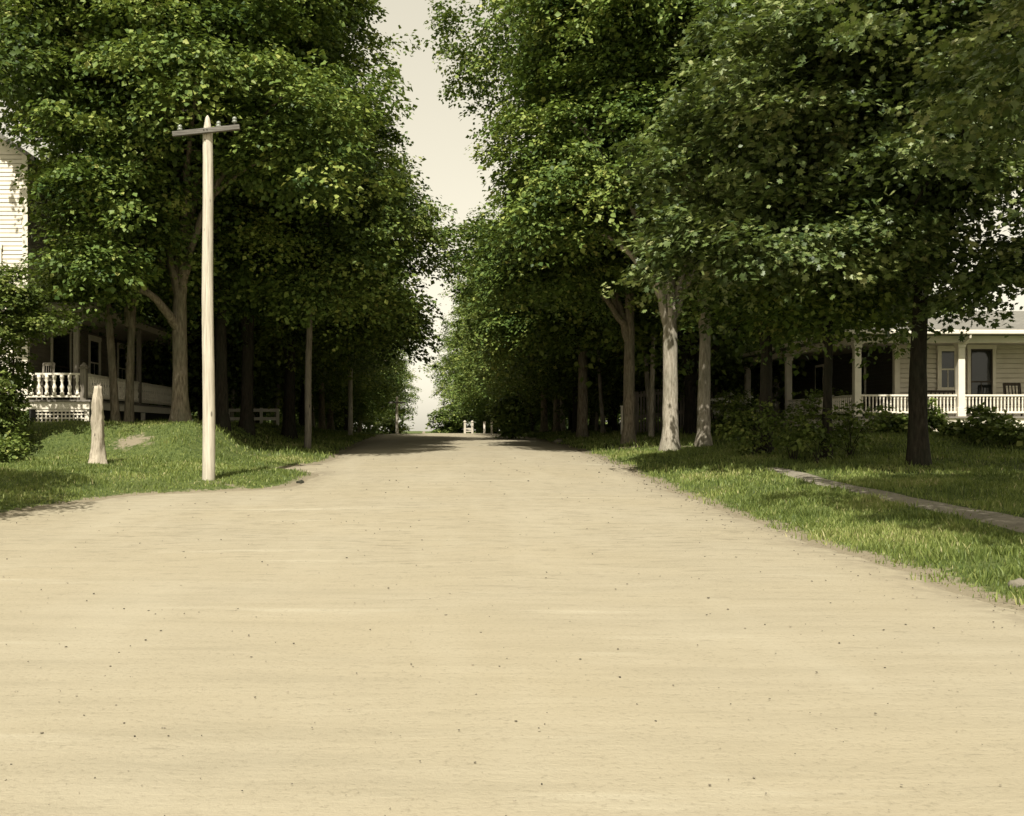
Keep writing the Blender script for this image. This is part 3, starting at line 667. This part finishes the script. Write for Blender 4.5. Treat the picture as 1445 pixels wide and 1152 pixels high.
pa = (wx(246,D0), ya, wz(192.5,D0)); pb = (wx(340,D0), ya, wz(182.5,D0))
m.bar(pa, pb, .10, .105); arm = m.build('cross_arm', M_grey, tp, False, .006)
for px, py in ((254,186),(331,174.8)): insul(px, py-1, D0-.15, tp)
insul(308.5, 180, D0-.15, tp)
for dx in (-.035, .035): m = MB(); m.tube([(X0-.03+dx, ya-.06, wz(187,D0)+dx*.1), (X0-.03+dx, ya+.02, wz(187,D0)+dx*.1)], [.014,.014], 8); m.build('bolt', M_barkshade, tp)
m = MB(); m.tube([(X0-.06, D0-.13, wz(199,D0)), (X0-.06, D0-.09, wz(199,D0))], [.012,.012], 8)
m.build('bolt', M_barkshade, tp)
tag(tp, 'tall pale wooden telephone pole with a tilted grey cross arm on the grass corner', 'telephone pole', 'telephone poles along the left side')
def plainpole(pxb, pxt, D, pyt, r, label, mat):
    X = wx(pxb, D); z0 = gz(X, D); z1 = wz(pyt, D); o = empty('telephone_pole', (X, D, z0)); m = MB(); n = 16
    m.tube([(X+(wx(pxt,D)-X)*i/n+.012*math.sin(i*.9), D, z0-.2+(z1-z0+.2)*i/n) for i in range(n+1)], [r*(1-.3*i/n) for i in range(n+1)], 12, .05); m.build('shaft', mat, o, True)
    m = MB(); m.bar((wx(pxt,D)-.65, D-r-.03, z1-.45), (wx(pxt,D)+.65, D-r-.03, z1-.45), .09, .11); m.build('cross_arm', M_grey, o)
    return tag(o, label, 'telephone pole', 'telephone poles along the left side')
plainpole(434, 438, 36, 300, .125, 'slim grey telephone pole at the left edge of the road, its top lost in leaves', M_greyv)
plainpole(494, 496, 55, 380, .13, 'third telephone pole on the left, a pale sunlit piece showing through the leaves', M_pole)
plainpole(560, 560, 80, 560, .13, 'farthest pale pole on the left near the crest of the road', M_pole)

Ds = 26.0; Xs = wx(138, Ds); z0 = gz(Xs, Ds); zt = wz(545, Ds)
m = MB(); g = random.Random(3); n = 26; pts = []; rad = []
for i in range(n+1):
    t = i/n; z = z0-.1+(zt-z0+.1)*t
    r = .165*(1-.22*t)+.065*math.exp(-max(z-z0,0)/.10)
    if t > .80: r *= 1-.38*((t-.80)/.2)**.8
    pts.append((Xs+.008*math.sin(t*6), Ds+.008*math.sin(t*5), z)); rad.append(r)
m.tube(pts, rad, 20, .2, g)
for k in range(9):      # splintered crown of the broken top
    a = k*.7; x, y = Xs+.05*math.cos(a), Ds+.05*math.sin(a)
    m.tube([(x,y,zt-.08),(x+.01,y,zt+g.uniform(.0,.07))], [.022,.004], 6, .1, g)
so = m.build('tree_stump', M_stump, None, True)
tag(so, 'tall bare bleached tree stump with a broken top standing on the left lawn', 'stump')
# root toes of the stump
# ------------------------------------------------------------------ carpentry helpers
def rail(house, a, b, ztop, zbot, nb, turned, name='railing', mat=M_white, br=.028):
    m = MB(); ax, ay = a; bx, by = b
    m.bar((ax,ay,ztop-.03), (bx,by,ztop-.03), .10, .06); m.bar((ax,ay,zbot+.03), (bx,by,zbot+.03), .07, .06)
    ro = m.build(name, mat, house, False, .006)
    for i in range(nb):
        t = (i+.5)/nb; x, y = ax+(bx-ax)*t, ay+(by-ay)*t; h = ztop-zbot-.12; z = zbot+.06; q = MB()
        if turned:
            q.lathe((x,y,z), [(br*1.25,0),(br*1.25,h*.14),(br*.7,h*.18),(br*1.0,h*.30),(br*1.3,h*.42),(br*.75,h*.52),(br*.62,h*.64),(br*1.1,h*.74),(br*.8,h*.8),(br*1.25,h*.85),(br*1.25,h)], 10)
        else:
            q.lathe((x,y,z), [(br,0),(br,h*.2),(br*.72,h*.25),(br*.9,h*.5),(br*.72,h*.78),(br,h*.82),(br,h)], 8)
        q.build('baluster', mat, ro, turned)
    return ro
def lattice(house, a, b, z0, z1, nrm, step=.135, diag=False):
    m = MB(); L = math.hypot(b[0]-a[0], b[1]-a[1]); ux, uy = (b[0]-a[0])/L, (b[1]-a[1])/L
    def P(s, z, o): return (a[0]+ux*s+nrm[0]*o, a[1]+uy*s+nrm[1]*o, z)
    s = step/2
    while s < L: m.bar(P(s,z0,.0), P(s,z1,.0), .04, .012); s += step
    z = z0+step*.4
    while z < z1: m.bar(P(0,z,.013), P(L,z,.013), .012, .04); z += step
    for (p, q_) in ((P(0,z1-.03,.03),P(L,z1-.03,.03)),): m.bar(p, q_, .02, .07)
    return m.build('lattice', M_white, house)
def window(house, x0, x1, z0, z1, y, facing='front', name='window', panes=True):
    """on a wall facing -Y (front) at y, or facing +X (side) at x=y with x0,x1 along Y"""
    def bx(m, a0, a1, d0, d1, c0, c1):
        if facing == 'front': m.box(a0, a1, y-d1, y-d0, c0, c1)
        else: m.box(y+d0, y+d1, a0, a1, c0, c1)
    m = MB(); t = .11
    bx(m, x0-t, x0, .0, .05, z0-.0, z1); bx(m, x1, x1+t, .0, .05, z0, z1)
    bx(m, x0-t-.02, x1+t+.02, .0, .06, z1, z1+.14)
    if name == 'window': bx(m, x0-t-.03, x1+t+.03, .0, .09, z0-.07, z0)
    w = m.build(name, M_white, house, False, .005)
    m = MB(); bx(m, x0, x1, -.02, .004, z0, z1); m.build('pane', M_glass, w)
    m = MB(); zm = (z0+z1)/2
    bx(m, x0, x1, .006, .026, zm-.025, zm+.025); bx(m, x0, x0+.04, .006, .024, z0, zm-.026); bx(m, x1-.04, x1, .006, .024, z0, zm-.026)
    bx(m, x0, x0+.04, .006, .024, zm+.026, z1); bx(m, x1-.04, x1, .006, .024, zm+.026, z1)
    bx(m, x0+.041, x1-.041, .006, .022, z0, z0+.05); bx(m, x0+.041, x1-.041, .006, .022, z1-.05, z1)
    if panes: xm = (x0+x1)/2; bx(m, xm-.012, xm+.012, .006, .018, z0+.051, zm-.026)
    m.build('sash', M_white if name == 'window' else M_darkwood, w)
    return w
def post(house, x, y, z0, z1, w=.13, cap=True):
    m = MB(); m.box(x-w, x+w, y-w, y+w, z0, z0+.28); m.box(x-w*.82, x+w*.82, y-w*.82, y+w*.82, z0+.281, z1-.16)
    m.box(x-w*1.0, x+w*1.0, y-w*1.0, y+w*1.0, z1-.159, z1-.05); m.box(x-w*1.25, x+w*1.25, y-w*1.25, y+w*1.25, z1-.049, z1)
    return m.build('porch_post', M_white, house, False, .008)

# ------------------------------------------------------------------ right house
YF = 34.0; XC = wx(1209, YF)                       # porch front line, corner post
g0 = gz(XC+2, YF)-.05
zd = wz(588, YF); zrt = wz(557, YF); zrb = wz(583.5, YF); zbm = wz(484, YF); zgut = wz(469, YF)
XW = 16.0; YW = 36.2; XE = 27.0; YE = 48.0
h = empty('white_house', (XC, YF, g0))
m = MB()
zup = zgut+.18
m.clap((XW,YW),(XE,YW), zd, zup, (0,-1), .165, .045); m.clap((XE,YW),(XE,YE), zd, zup, (1,0))
m.quad((XW,YE,zd),(XE,YE,zd),(XE,YE,zup),(XW,YE,zup))
m.build('wall', M_siding, h)
m = MB(); m.clap((XW,YE),(XW,YW), zd, zup, (-1,0)); m.build('side_wall', M_shadeside, h)
m = MB(); m.box(XW-.03, XW+.14, YW-.055, YW-.0, zd, zup); m.box(XW-.035, XW-.001, YW-.03, YW+.12, zd, zup); m.build('corner_board', M_white, h)
# porch: floor, fascia, lattice, posts, beam, roof (wraps round the side facing the street)
XS = XC-.13; YS0 = YF-.13; XPE = 26.5; YPE = 46.0
m = MB(); m.box(XS-.06, XPE, YS0-.06, YW-.03, zd-.05, zd); m.box(XS-.06, XW-.03, YW-.029, YPE, zd-.05, zd); m.build('porch_floor', M_deck, h)
m = MB(); m.box(XS, XPE, YS0, YS0+.04, zd-.30, zd-.051); m.box(XS, XS+.04, YS0+.041, YPE, zd-.30, zd-.051); m.build('fascia', M_white, h)
lattice(h, (XS+.3, YS0+.05), (XPE, YS0+.05), g0+.03, zd-.31, (0,-1), .095); lattice(h, (XS+.05, YS0+.4), (XS+.05, YPE), g0+.03, zd-.31, (-1,0), .095)
m = MB()
pxs = [XC, wx(1355,YF), wx(1355,YF)+3.3, wx(1355,YF)+6.6]
for x in pxs: m = MB(); m.box(x-.2, x+.2, YF-.2, YF+.2, g0-.2, zd-.31); m.build('pier', M_stone, h, False, .02)
m = MB()
m.box(XS+.6, XPE, YS0-.12, YS0+.02, g0-.25, g0+.10)
m.build('foundation', M_stone, h, False, .02)
for y in (40.4, 45.5): m = MB(); m.box(XC-.2, XC+.2, y-.2, y+.2, g0-.2, zd-.31); m.build('pier', M_stone, h, False, .02)
m = MB(); m.quad((XS+.2,YS0+.3,g0-.1),(XPE,YS0+.3,g0-.1),(XPE,YS0+.3,zd-.06),(XS+.2,YS0+.3,zd-.06)); m.quad((XS+.3,YS0+.3,g0-.1),(XS+.3,YPE,g0-.1),(XS+.3,YPE,zd-.06),(XS+.3,YS0+.3,zd-.06)); m.build('porch_shade_sheet', M_gloom, h)
for x in pxs: post(h, x, YF, zd, zbm)
for y in (40.4, 45.5): post(h, XC, y, zd, zbm)
m = MB(); m.box(XS-.0, XPE, YS0, YS0+.26, zbm, zbm+.22); m.box(XS, XS+.26, YS0+.261, YPE, zbm, zbm+.22); m.build('porch_beam', M_white, h, False, .006)
m = MB(); m.box(XS+.27, XPE, YS0+.27, YW-.03, zbm+.10, zbm+.13); m.box(XS+.27, XW-.03, YW-.028, YPE, zbm+.10, zbm+.13); m.build('porch_ceiling', M_ceil, h)
m = MB(); ze = zbm+.23; zw = wz(439, 42.0)
o_ = .42; ex, ey = XS-o_, YS0-o_; xr = ex+(42.0-ey)
m.quad((ex,ey,ze+.06),(XPE+3,ey,ze+.06),(XPE+3,42.0,zw),(xr,42.0,zw)); m.v += [(ex,ey,ze+.06),(xr,42.0,zw),(ex,YE+2.5,ze+.06)]; n_ = len(m.v); m.f.append((n_-1,n_-3,n_-2))
m.quad((ex,YE+2.5,ze+.06),(xr,42.0,zw),(XPE+3,42.0,zw),(XPE+3,YE+2.5,ze+.06))
m.quad((ex,ey,ze),(XPE+.3,ey,ze),(XPE+.3,YS0+.1,ze),(ex,YS0+.1,ze)); m.quad((ex,YS0+.1,ze),(XS+.1,YS0+.1,ze),(XS+.1,YPE+.3,ze),(ex,YPE+.3,ze))
pr = m.build('roof', M_shingle, h)
m = MB()
def gut(a, b):
    m.bar(a, b, .12, .13)
gut((ex,ey-.06,ze+.06),(XPE+.3,ey-.06,ze+.06)); gut((ex-.06,ey-.12,ze+.06),(ex-.06,YPE+.3,ze+.06)); m.build('gutter', M_white, pr, False, .02)
m = MB(); m.tube([(pxs[1]+.02,ey-.06,ze),(pxs[1]+.02,ey-.04,ze-.1),(pxs[1]+.02,YF-.22,zbm-.02)], [.04]*3, 8); m.build('downspout', M_white, pr)
rail(h, (pxs[0]+.12,YF),(pxs[1]-.12,YF), zrt, zrb, 27, False); rail(h, (pxs[1]+.12,YF),(pxs[2]-.12,YF), zrt, zrb, 27, False)
rail(h, (XC,YF+.12),(XC,40.28), zrt, zrb, 38, False)
k = F/YW
window(h, wx(1325,YW)+.02, wx(1347,YW), wz(549,YW), wz(494,YW), YW-.049)
window(h, wx(1368,YW), wx(1399,YW), wz(585,YW), wz(493,YW), YW-.049, name='door')
window(h, wx(1475,YW), wx(1500,YW), wz(549,YW), wz(494,YW), YW-.049)
for a in (38.5, 42.5):     # street side windows deep in the shade
    mm = MB(); mm.box(XW-.07, XW-.03, a, a+.95, zd+.6, zd+2.2); w_ = mm.build('window', M_white, h)
    mm = MB(); mm.box(XW-.076, XW-.071, a+.1, a+.85, zd+.7, zd+2.1); mm.build('pane', M_glass, w_)
tag(h, 'cream white clapboard house on the right with a railed wraparound porch', 'house')
# things on the porch
def rocker(x, y, z, label, mat, s=1.0, name='porch_chair'):
    o = empty(name, (x, y, z)); w = .27*s
    m = MB(); m.box(x-w, x+w, y-.25, y+.25, z+.40, z+.44); m.build('seat', mat, o)
    m = MB(); m.bar((x-w,y+.25,z+.44),(x-w,y+.36,z+1.12),.04,.04); m.bar((x+w,y+.25,z+.44),(x+w,y+.36,z+1.12),.04,.04)
    m.bar((x-w,y+.36,z+1.09),(x+w,y+.36,z+1.09),.03,.10); m.bar((x-w,y+.28,z+.62),(x+w,y+.28,z+.62),.03,.06)
    for i in range(5): t = x-w+2*w*(i+.5)/5; m.bar((t,y+.285,z+.62),(t,y+.355,z+1.05),.012,.05)
    m.build('backrest', mat, o)
    for sx in (-w, w):
        m = MB(); m.bar((x+sx,y-.22,z),(x+sx,y-.22,z+.66),.04,.04); m.build('leg', mat, o)
        m = MB(); m.bar((x+sx,y+.25,z),(x+sx,y+.25,z+.44),.04,.04); m.build('leg', mat, o)
        m = MB(); m.bar((x+sx,y-.26,z+.67),(x+sx,y+.29,z+.67),.06,.025); m.build('armrest', mat, o)
    return tag(o, label, 'chair', 'chairs on the porches')
rocker(wx(1436,35), 35.0, zd, 'dark chair on the right porch at the right edge of the picture', M_darkwood)
o = empty('porch_bench', (wx(1325,35.4), 35.4, zd)); xb = wx(1325,35.4)
m = MB(); m.box(xb-.75, xb+.75, 35.2, 35.6, zd+.38, zd+.43); m.build('seat', M_darkwood, o)
m = MB(); m.bar((xb-.75,35.66,zd+.86),(xb+.75,35.66,zd+.86),.04,.08)
for i in range(11): t = xb-.72+1.44*i/10; m.bar((t,35.6,zd+.43),(t,35.66,zd+.83),.025,.035)
m.build('backrest', M_darkwood, o)
for sx in (-.7,.7):
    for y in (35.24,35.56): m = MB(); m.bar((xb+sx,y,zd),(xb+sx,y,zd+.38),.05,.05); m.build('leg', M_darkwood, o)
tag(o, 'dark slatted bench on the right porch under the first window', 'bench')

# ------------------------------------------------------------------ left house
YL = 31.0; XL1 = wx(126, YL); XWL = -11.95; YWL = 31.9
zd = wz(564.5, YL); zrt = wz(526.5, YL); zrb = wz(561, YL); g0 = gz(-10.6, YL)-.03
h = empty('clapboard_house', (XL1, YL, g0)); XLW = -22.0; YLE = 46.0; zup = wz(215, YWL)
m = MB(); m.clap((XLW,YWL),(XWL,YWL), zd-.3, zup, (0,-1)); m.clap((XWL,YWL),(XWL,YLE), zd+2.8, zup, (1,0))
m.quad((XLW,YLE,zd),(XWL,YLE,zd),(XWL,YLE,zup),(XLW,YLE,zup)); m.quad((XLW,YWL,zd),(XLW,YLE,zd),(XLW,YLE,zup),(XLW,YWL,zup))
xm = (XLW+XWL)/2
m.quad((XLW,YWL,zup),(XWL,YWL,zup),(xm,YWL,zup+3.4),(xm-.001,YWL,zup+3.4))
m.build('wall', M_siding, h)
m = MB(); m.clap((XWL,YWL),(XWL,YLE), zd-.3, zd+2.8, (1,0)); m.build('porch_wall', M_porchshade, h)
m = MB(); m.box(XWL-.13, XWL+.03, YWL-.035, YWL, zd-.3, zup); m.box(XWL+.001, XWL+.033, YWL+.001, YWL+.13, zd-.3, zup); m.build('corner_board', M_white, h)
m = MB()
for a in (XLW-.4, XWL+.4):
    m.quad((a,YWL-.5,zup-.25),(xm,YWL-.5,zup+3.5),(xm,YLE+.4,zup+3.5),(a,YLE+.4,zup-.25)); m.quad((a,YWL-.5,zup-.4),(xm,YWL-.5,zup+3.35),(xm,YWL-.5,zup+3.5),(a,YWL-.5,zup-.25))
m.build('roof', M_shingle, h)
window(h, wx(-34,YWL), wx(-2,YWL), wz(430,YWL), wz(352,YWL), YWL-.024)
window(h, 33.9, 35.55, zd+.02, zd+2.35, XWL+.038, 'side', 'door'); window(h, 37.7, 38.8, zd+.7, zd+2.35, XWL+.038, 'side'); window(h, 41.2, 42.3, zd+.7, zd+2.35, XWL+.038, 'side')
XPL = wx(36, YL); YP2 = 44.0
m = MB(); m.box(XPL, XL1+.05, YL-.06, YWL-.06, zd-.05, zd); m.box(XWL+.06, XL1+.05, YWL-.059, YP2, zd-.05, zd); m.build('porch_floor', M_deck, h)
m = MB(); m.box(XPL-.02, XL1, YL, YL+.05, zd-.27, zd-.051); m.box(XL1-.05, XL1, YL+.051, YP2, zd-.27, zd-.051); m.build('fascia', M_white, h)
lattice(h, (wx(50,YL),YL+.06), (XL1-.08,YL+.06), g0-.1, zd-.28, (0,-1), .115)
m = MB(); 
for y in (YL+.055, 37.2, 43.6): m = MB(); m.box(XL1-.16, XL1-.03, y, y+.125, g0-.2, zd-.28); m.build('pier', M_white, h)
m = MB(); m.quad((XPL,YL+.3,g0-.2),(XL1-.2,YL+.3,g0-.2),(XL1-.2,YL+.3,zd-.06),(XPL,YL+.3,zd-.06)); m.quad((XL1-.2,YL+.3,g0-.2),(XL1-.2,YP2,g0-.2),(XL1-.2,YP2,zd-.06),(XL1-.2,YL+.3,zd-.06)); m.build('porch_shade_sheet', M_gloom, h)
nw = wx(117.5, YL)
rail(h, (wx(38,YL),YL+.06), (nw-.08,YL+.06), zrt, zrb, 7, True, br=.050)
rail(h, (nw,YL+.16), (nw,36.9), zrt, zrb, 24, True, br=.045); rail(h, (nw,37.2), (nw,43.6), zrt, zrb, 24, True, br=.045)
m = MB(); m.box(nw-.09, nw+.09, YL-.03, YL+.15, zd, zrt+.12); m.box(nw-.13, nw+.13, YL-.07, YL+.19, zrt+.121, zrt+.17)
m.lathe((nw,YL+.06,zrt+.171), [(.10,0),(.12,.04),(.07,.08),(.04,.11),(.02,.14)], 12); m.build('newel_post', M_greyv, h, False, .006)
for x, y in ((wx(103.5,YL), YL+.3), (nw,37.05), (nw,43.7)):
    m = MB(); m.box(x-.075, x+.075, y-.075, y+.075, zd, zd+2.6); m.box(x-.1, x+.1, y-.1, y+.1, zd+2.45, zd+2.601); m.build('porch_post', M_greyv, h, False, .006)
m = MB(); zc = zd+2.6
m.box(XPL+.2, XL1, YL+.1, YWL-.06, zc+.001, zc+.2); m.box(XWL+.06, XL1, YWL-.059, YP2, zc+.001, zc+.2); m.build('porch_ceiling', M_ceil, h)
m = MB(); m.quad((XWL+.04,YL-.3,zc+1.0),(XL1+.35,YL-.3,zc+.22),(XL1+.35,YP2+.3,zc+.22),(XWL+.04,YP2+.3,zc+1.0)); m.quad((XWL-.6,YL-.3,zc+.205),(XL1+.35,YL-.3,zc+.205),(XL1+.35,YP2+.3,zc+.205),(XWL-.6,YP2+.3,zc+.205)); m.build('porch_roof', M_shingle, h)
tag(h, 'tall cream clapboard house on the left with a turned baluster porch above lattice', 'house')
rocker(wx(64,31.5), 31.45, zd, 'small grey chair on the left porch behind the turned railing', M_greyv, .6)

# ------------------------------------------------------------------ small far things
def board_fence(a, b, hgt, label, n, mat=M_white, rails=2, pick=0):
    ax, ay = a; bx, by = b; o = empty('board_fence', (ax, ay, gz(ax, ay)))
    for i in range(n):
        t = i/(n-1); x, y = ax+(bx-ax)*t, ay+(by-ay)*t; z = gz(x, y)
        m = MB(); m.box(x-.06, x+.06, y-.06, y+.06, z-.1, z+hgt); m.build('post', mat, o)
    m = MB()
    for r in range(rails):
        zz = hgt*(.9-.5*r)
        m.bar((ax,ay-.07,gz(ax,ay)+zz), (bx,by-.07,gz(bx,by)+zz), .03, .14)
    for i in range(pick):
        t = (i+.5)/pick; x, y = ax+(bx-ax)*t, ay+(by-ay)*t; z = gz(x, y); m.bar((x,y-.1,z+.08),(x,y-.1,z+hgt),.07,.02)
    m.build('rail', mat, o)
    return tag(o, label, 'fence')
board_fence((wx(322,47),47), (wx(392,47),47), .75, 'low white plank fence behind the dark trunks on the left bank', 4)
board_fence((wx(898,47),47), (wx(1010,47),47), 1.9, 'dark board fence in the shade behind the brightest sunlit trunk', 6, M_greyv, 3, 28)
# white gate posts at the crest
o = empty('white_gate', (wx(661,72), 72, gz(wx(661,72),72)))
for px in (656, 666.5):
    x = wx(px,72); z = gz(x,72); m = MB(); m.box(x-.07, x+.07, 71.93, 72.07, z-.1, z+.78); m.lathe((x,72,z+.78), [(.11,0),(.11,.04),(.02,.12)], 8); m.build('post', M_stone, o)
m = MB(); za = gz(wx(661,72),72)
m.bar((wx(656,72)+.07,72,za+.33),(wx(666.5,72)-.07,72,za+.33),.04,.10); m.bar((wx(656,72)+.07,72,za+.16),(wx(666.5,72)-.07,72,za+.16),.04,.07); m.build('bar', M_stone, o)
tag(o, 'tiny white gate with two posts at the crest on the right', 'gate')
for px, D, hh, lb in ((683.5,66,.75,'left one of two thin pale marker posts beyond the crest, right of the white gate'),(694,63,.85,'right one of two thin pale marker posts beyond the crest, right of the white gate'),(878,44,1.25,'slim white upright standing in for a sunlit trunk highlight, just left of the brown trunk')):  # the last one is an added upright imitating a sunlit trunk edge
    x = wx(px,D); z = gz(x,D); m = MB(); m.box(x-.06, x+.06, D-.06, D+.06, z-.1, z+hh); m.box(x-.08, x+.08, D-.08, D+.08, z+hh, z+hh+.04)
    tag(m.build('marker_post', M_white, None, False, .008), lb, 'post', 'pale posts on the right verge')
# grey shed behind the trunks on the right
XS0, XS1, YS_ = wx(1000,52), wx(1100,52), 52.0; zs = gz(XS0+1, YS_)
sh = empty('grey_shed', (XS0, YS_, zs)); m = MB(); m.clap((XS0,YS_),(XS1,YS_), zs-.1, zs+2.3, (0,-1), .2); m.clap((XS0,YS_+4),(XS0,YS_), zs-.1, zs+2.3, (-1,0), .2); m.quad((XS1,YS_,zs),(XS1,YS_+4,zs),(XS1,YS_+4,zs+2.3),(XS1,YS_,zs+2.3)); m.build('wall', M_greyv, sh)
m = MB(); m.quad((XS0-.3,YS_-.35,zs+2.2),(XS1+.3,YS_-.35,zs+2.2),(XS1+.3,YS_+2,zs+3.4),(XS0-.3,YS_+2,zs+3.4)); m.quad((XS0-.3,YS_+4.35,zs+2.2),(XS1+.3,YS_+4.35,zs+2.2),(XS1+.3,YS_+2,zs+3.4),(XS0-.3,YS_+2,zs+3.4)); m.box(XS0-.3,XS1+.3,YS_-.37,YS_-.35,zs+2.1,zs+2.2); m.build('roof', M_shingle, sh)
m = MB(); m.box(XS0+1.2, XS0+2.1, YS_-.07, YS_-.03, zs, zs+1.9); m.build('door', M_darkwood, sh)
tag(sh, 'grey boarded shed with a low roof in the shade behind the mottled trunk', 'shed')
# stones at the edges of the road
for i, (px, D, s, lb) in enumerate(((1437,10.3,.09,'grey stone in the grass at the right edge of the picture'),(1158,16.0,.08,'small pale stone in the sunlit verge at the road edge'),(787,44,.22,'flat white stone on the far right edge of the road'),(424,24.2,.09,'dark stone at the tip of the left grass corner'))):
    X = wx(px,D); z = gz(X,D); g = random.Random(i); m = MB()
    m.tube([(X+.03*g.uniform(-1,1),D,z-.04),(X,D,z+s*.15),(X+s*.1,D,z+s*.5),(X,D,z+s*.72)], [s*.9,s*1.0,s*.75,s*.3], 10, .22, g)
    tag(m.build('stone', M_path if i != 3 else M_barkshade, None, True), lb, 'stone')

# ------------------------------------------------------------------ light, sky, camera
EL, AZX, AZY = math.radians(53), .22, .975           # the light travels towards +X (right) and +Y (away)
sun = bpy.data.lights.new('sun', 'SUN'); sun.energy = 4.4; sun.angle = math.radians(.53); sun.color = (1,.95,.84)
so = bpy.data.objects.new('sun', sun); COL.objects.link(so)
n_ = math.hypot(AZX, AZY); dirv = Vector((AZX/n_*math.cos(EL), AZY/n_*math.cos(EL), -math.sin(EL)))
so.rotation_euler = dirv.to_track_quat('-Z', 'Y').to_euler()
w = bpy.data.worlds.new('World'); sc.world = w; w.use_nodes = True; nt = w.node_tree
bg = nt.nodes['Background']; sky = nt.nodes.new('ShaderNodeTexSky'); sky.sky_type = 'NISHITA'; sky.sun_disc = False
sky.sun_elevation = EL; sky.sun_rotation = math.atan2(-AZX, -AZY); sky.dust_density = 1.6; sky.air_density = 1.2
bw = nt.nodes.new('ShaderNodeRGBToBW'); nt.links.new(sky.outputs[0], bw.inputs[0])
mx = nt.nodes.new('ShaderNodeMix'); mx.data_type = 'RGBA'; mx.blend_type = 'MULTIPLY'; mx.inputs[0].default_value = 1
pw = nt.nodes.new('ShaderNodeMath'); pw.operation = 'POWER'; pw.inputs[1].default_value = .45   # thin even veil of cloud
ml = nt.nodes.new('ShaderNodeMath'); ml.operation = 'MULTIPLY'; ml.inputs[1].default_value = 1.82
nt.links.new(bw.outputs[0], pw.inputs[0]); nt.links.new(pw.outputs[0], ml.inputs[0])
nt.links.new(ml.outputs[0], mx.inputs[6]); mx.inputs[7].default_value = (1.12,1.045,.84,1)
nt.links.new(mx.outputs[2], bg.inputs['Color']); bg.inputs['Strength'].default_value = .15
cam = bpy.data.cameras.new('camera'); co = bpy.data.objects.new('camera', cam); COL.objects.link(co)
co.location = (0,0,CAMZ); co.rotation_euler = (math.pi/2,0,0)
cam.sensor_width = 36; cam.lens = F/1445*36; cam.shift_x = (722.5-PX0)/1445; cam.shift_y = (PY0-576)/1445
cam.clip_start = .1; cam.clip_end = 4000; sc.camera = co
sc.view_settings.view_transform = 'Standard'; sc.view_settings.look = 'None'; sc.view_settings.exposure = 0.75; sc.view_settings.gamma = 1
sc.cycles.max_bounces = 6; sc.cycles.diffuse_bounces = 2; sc.cycles.glossy_bounces = 2; sc.cycles.transmission_bounces = 3
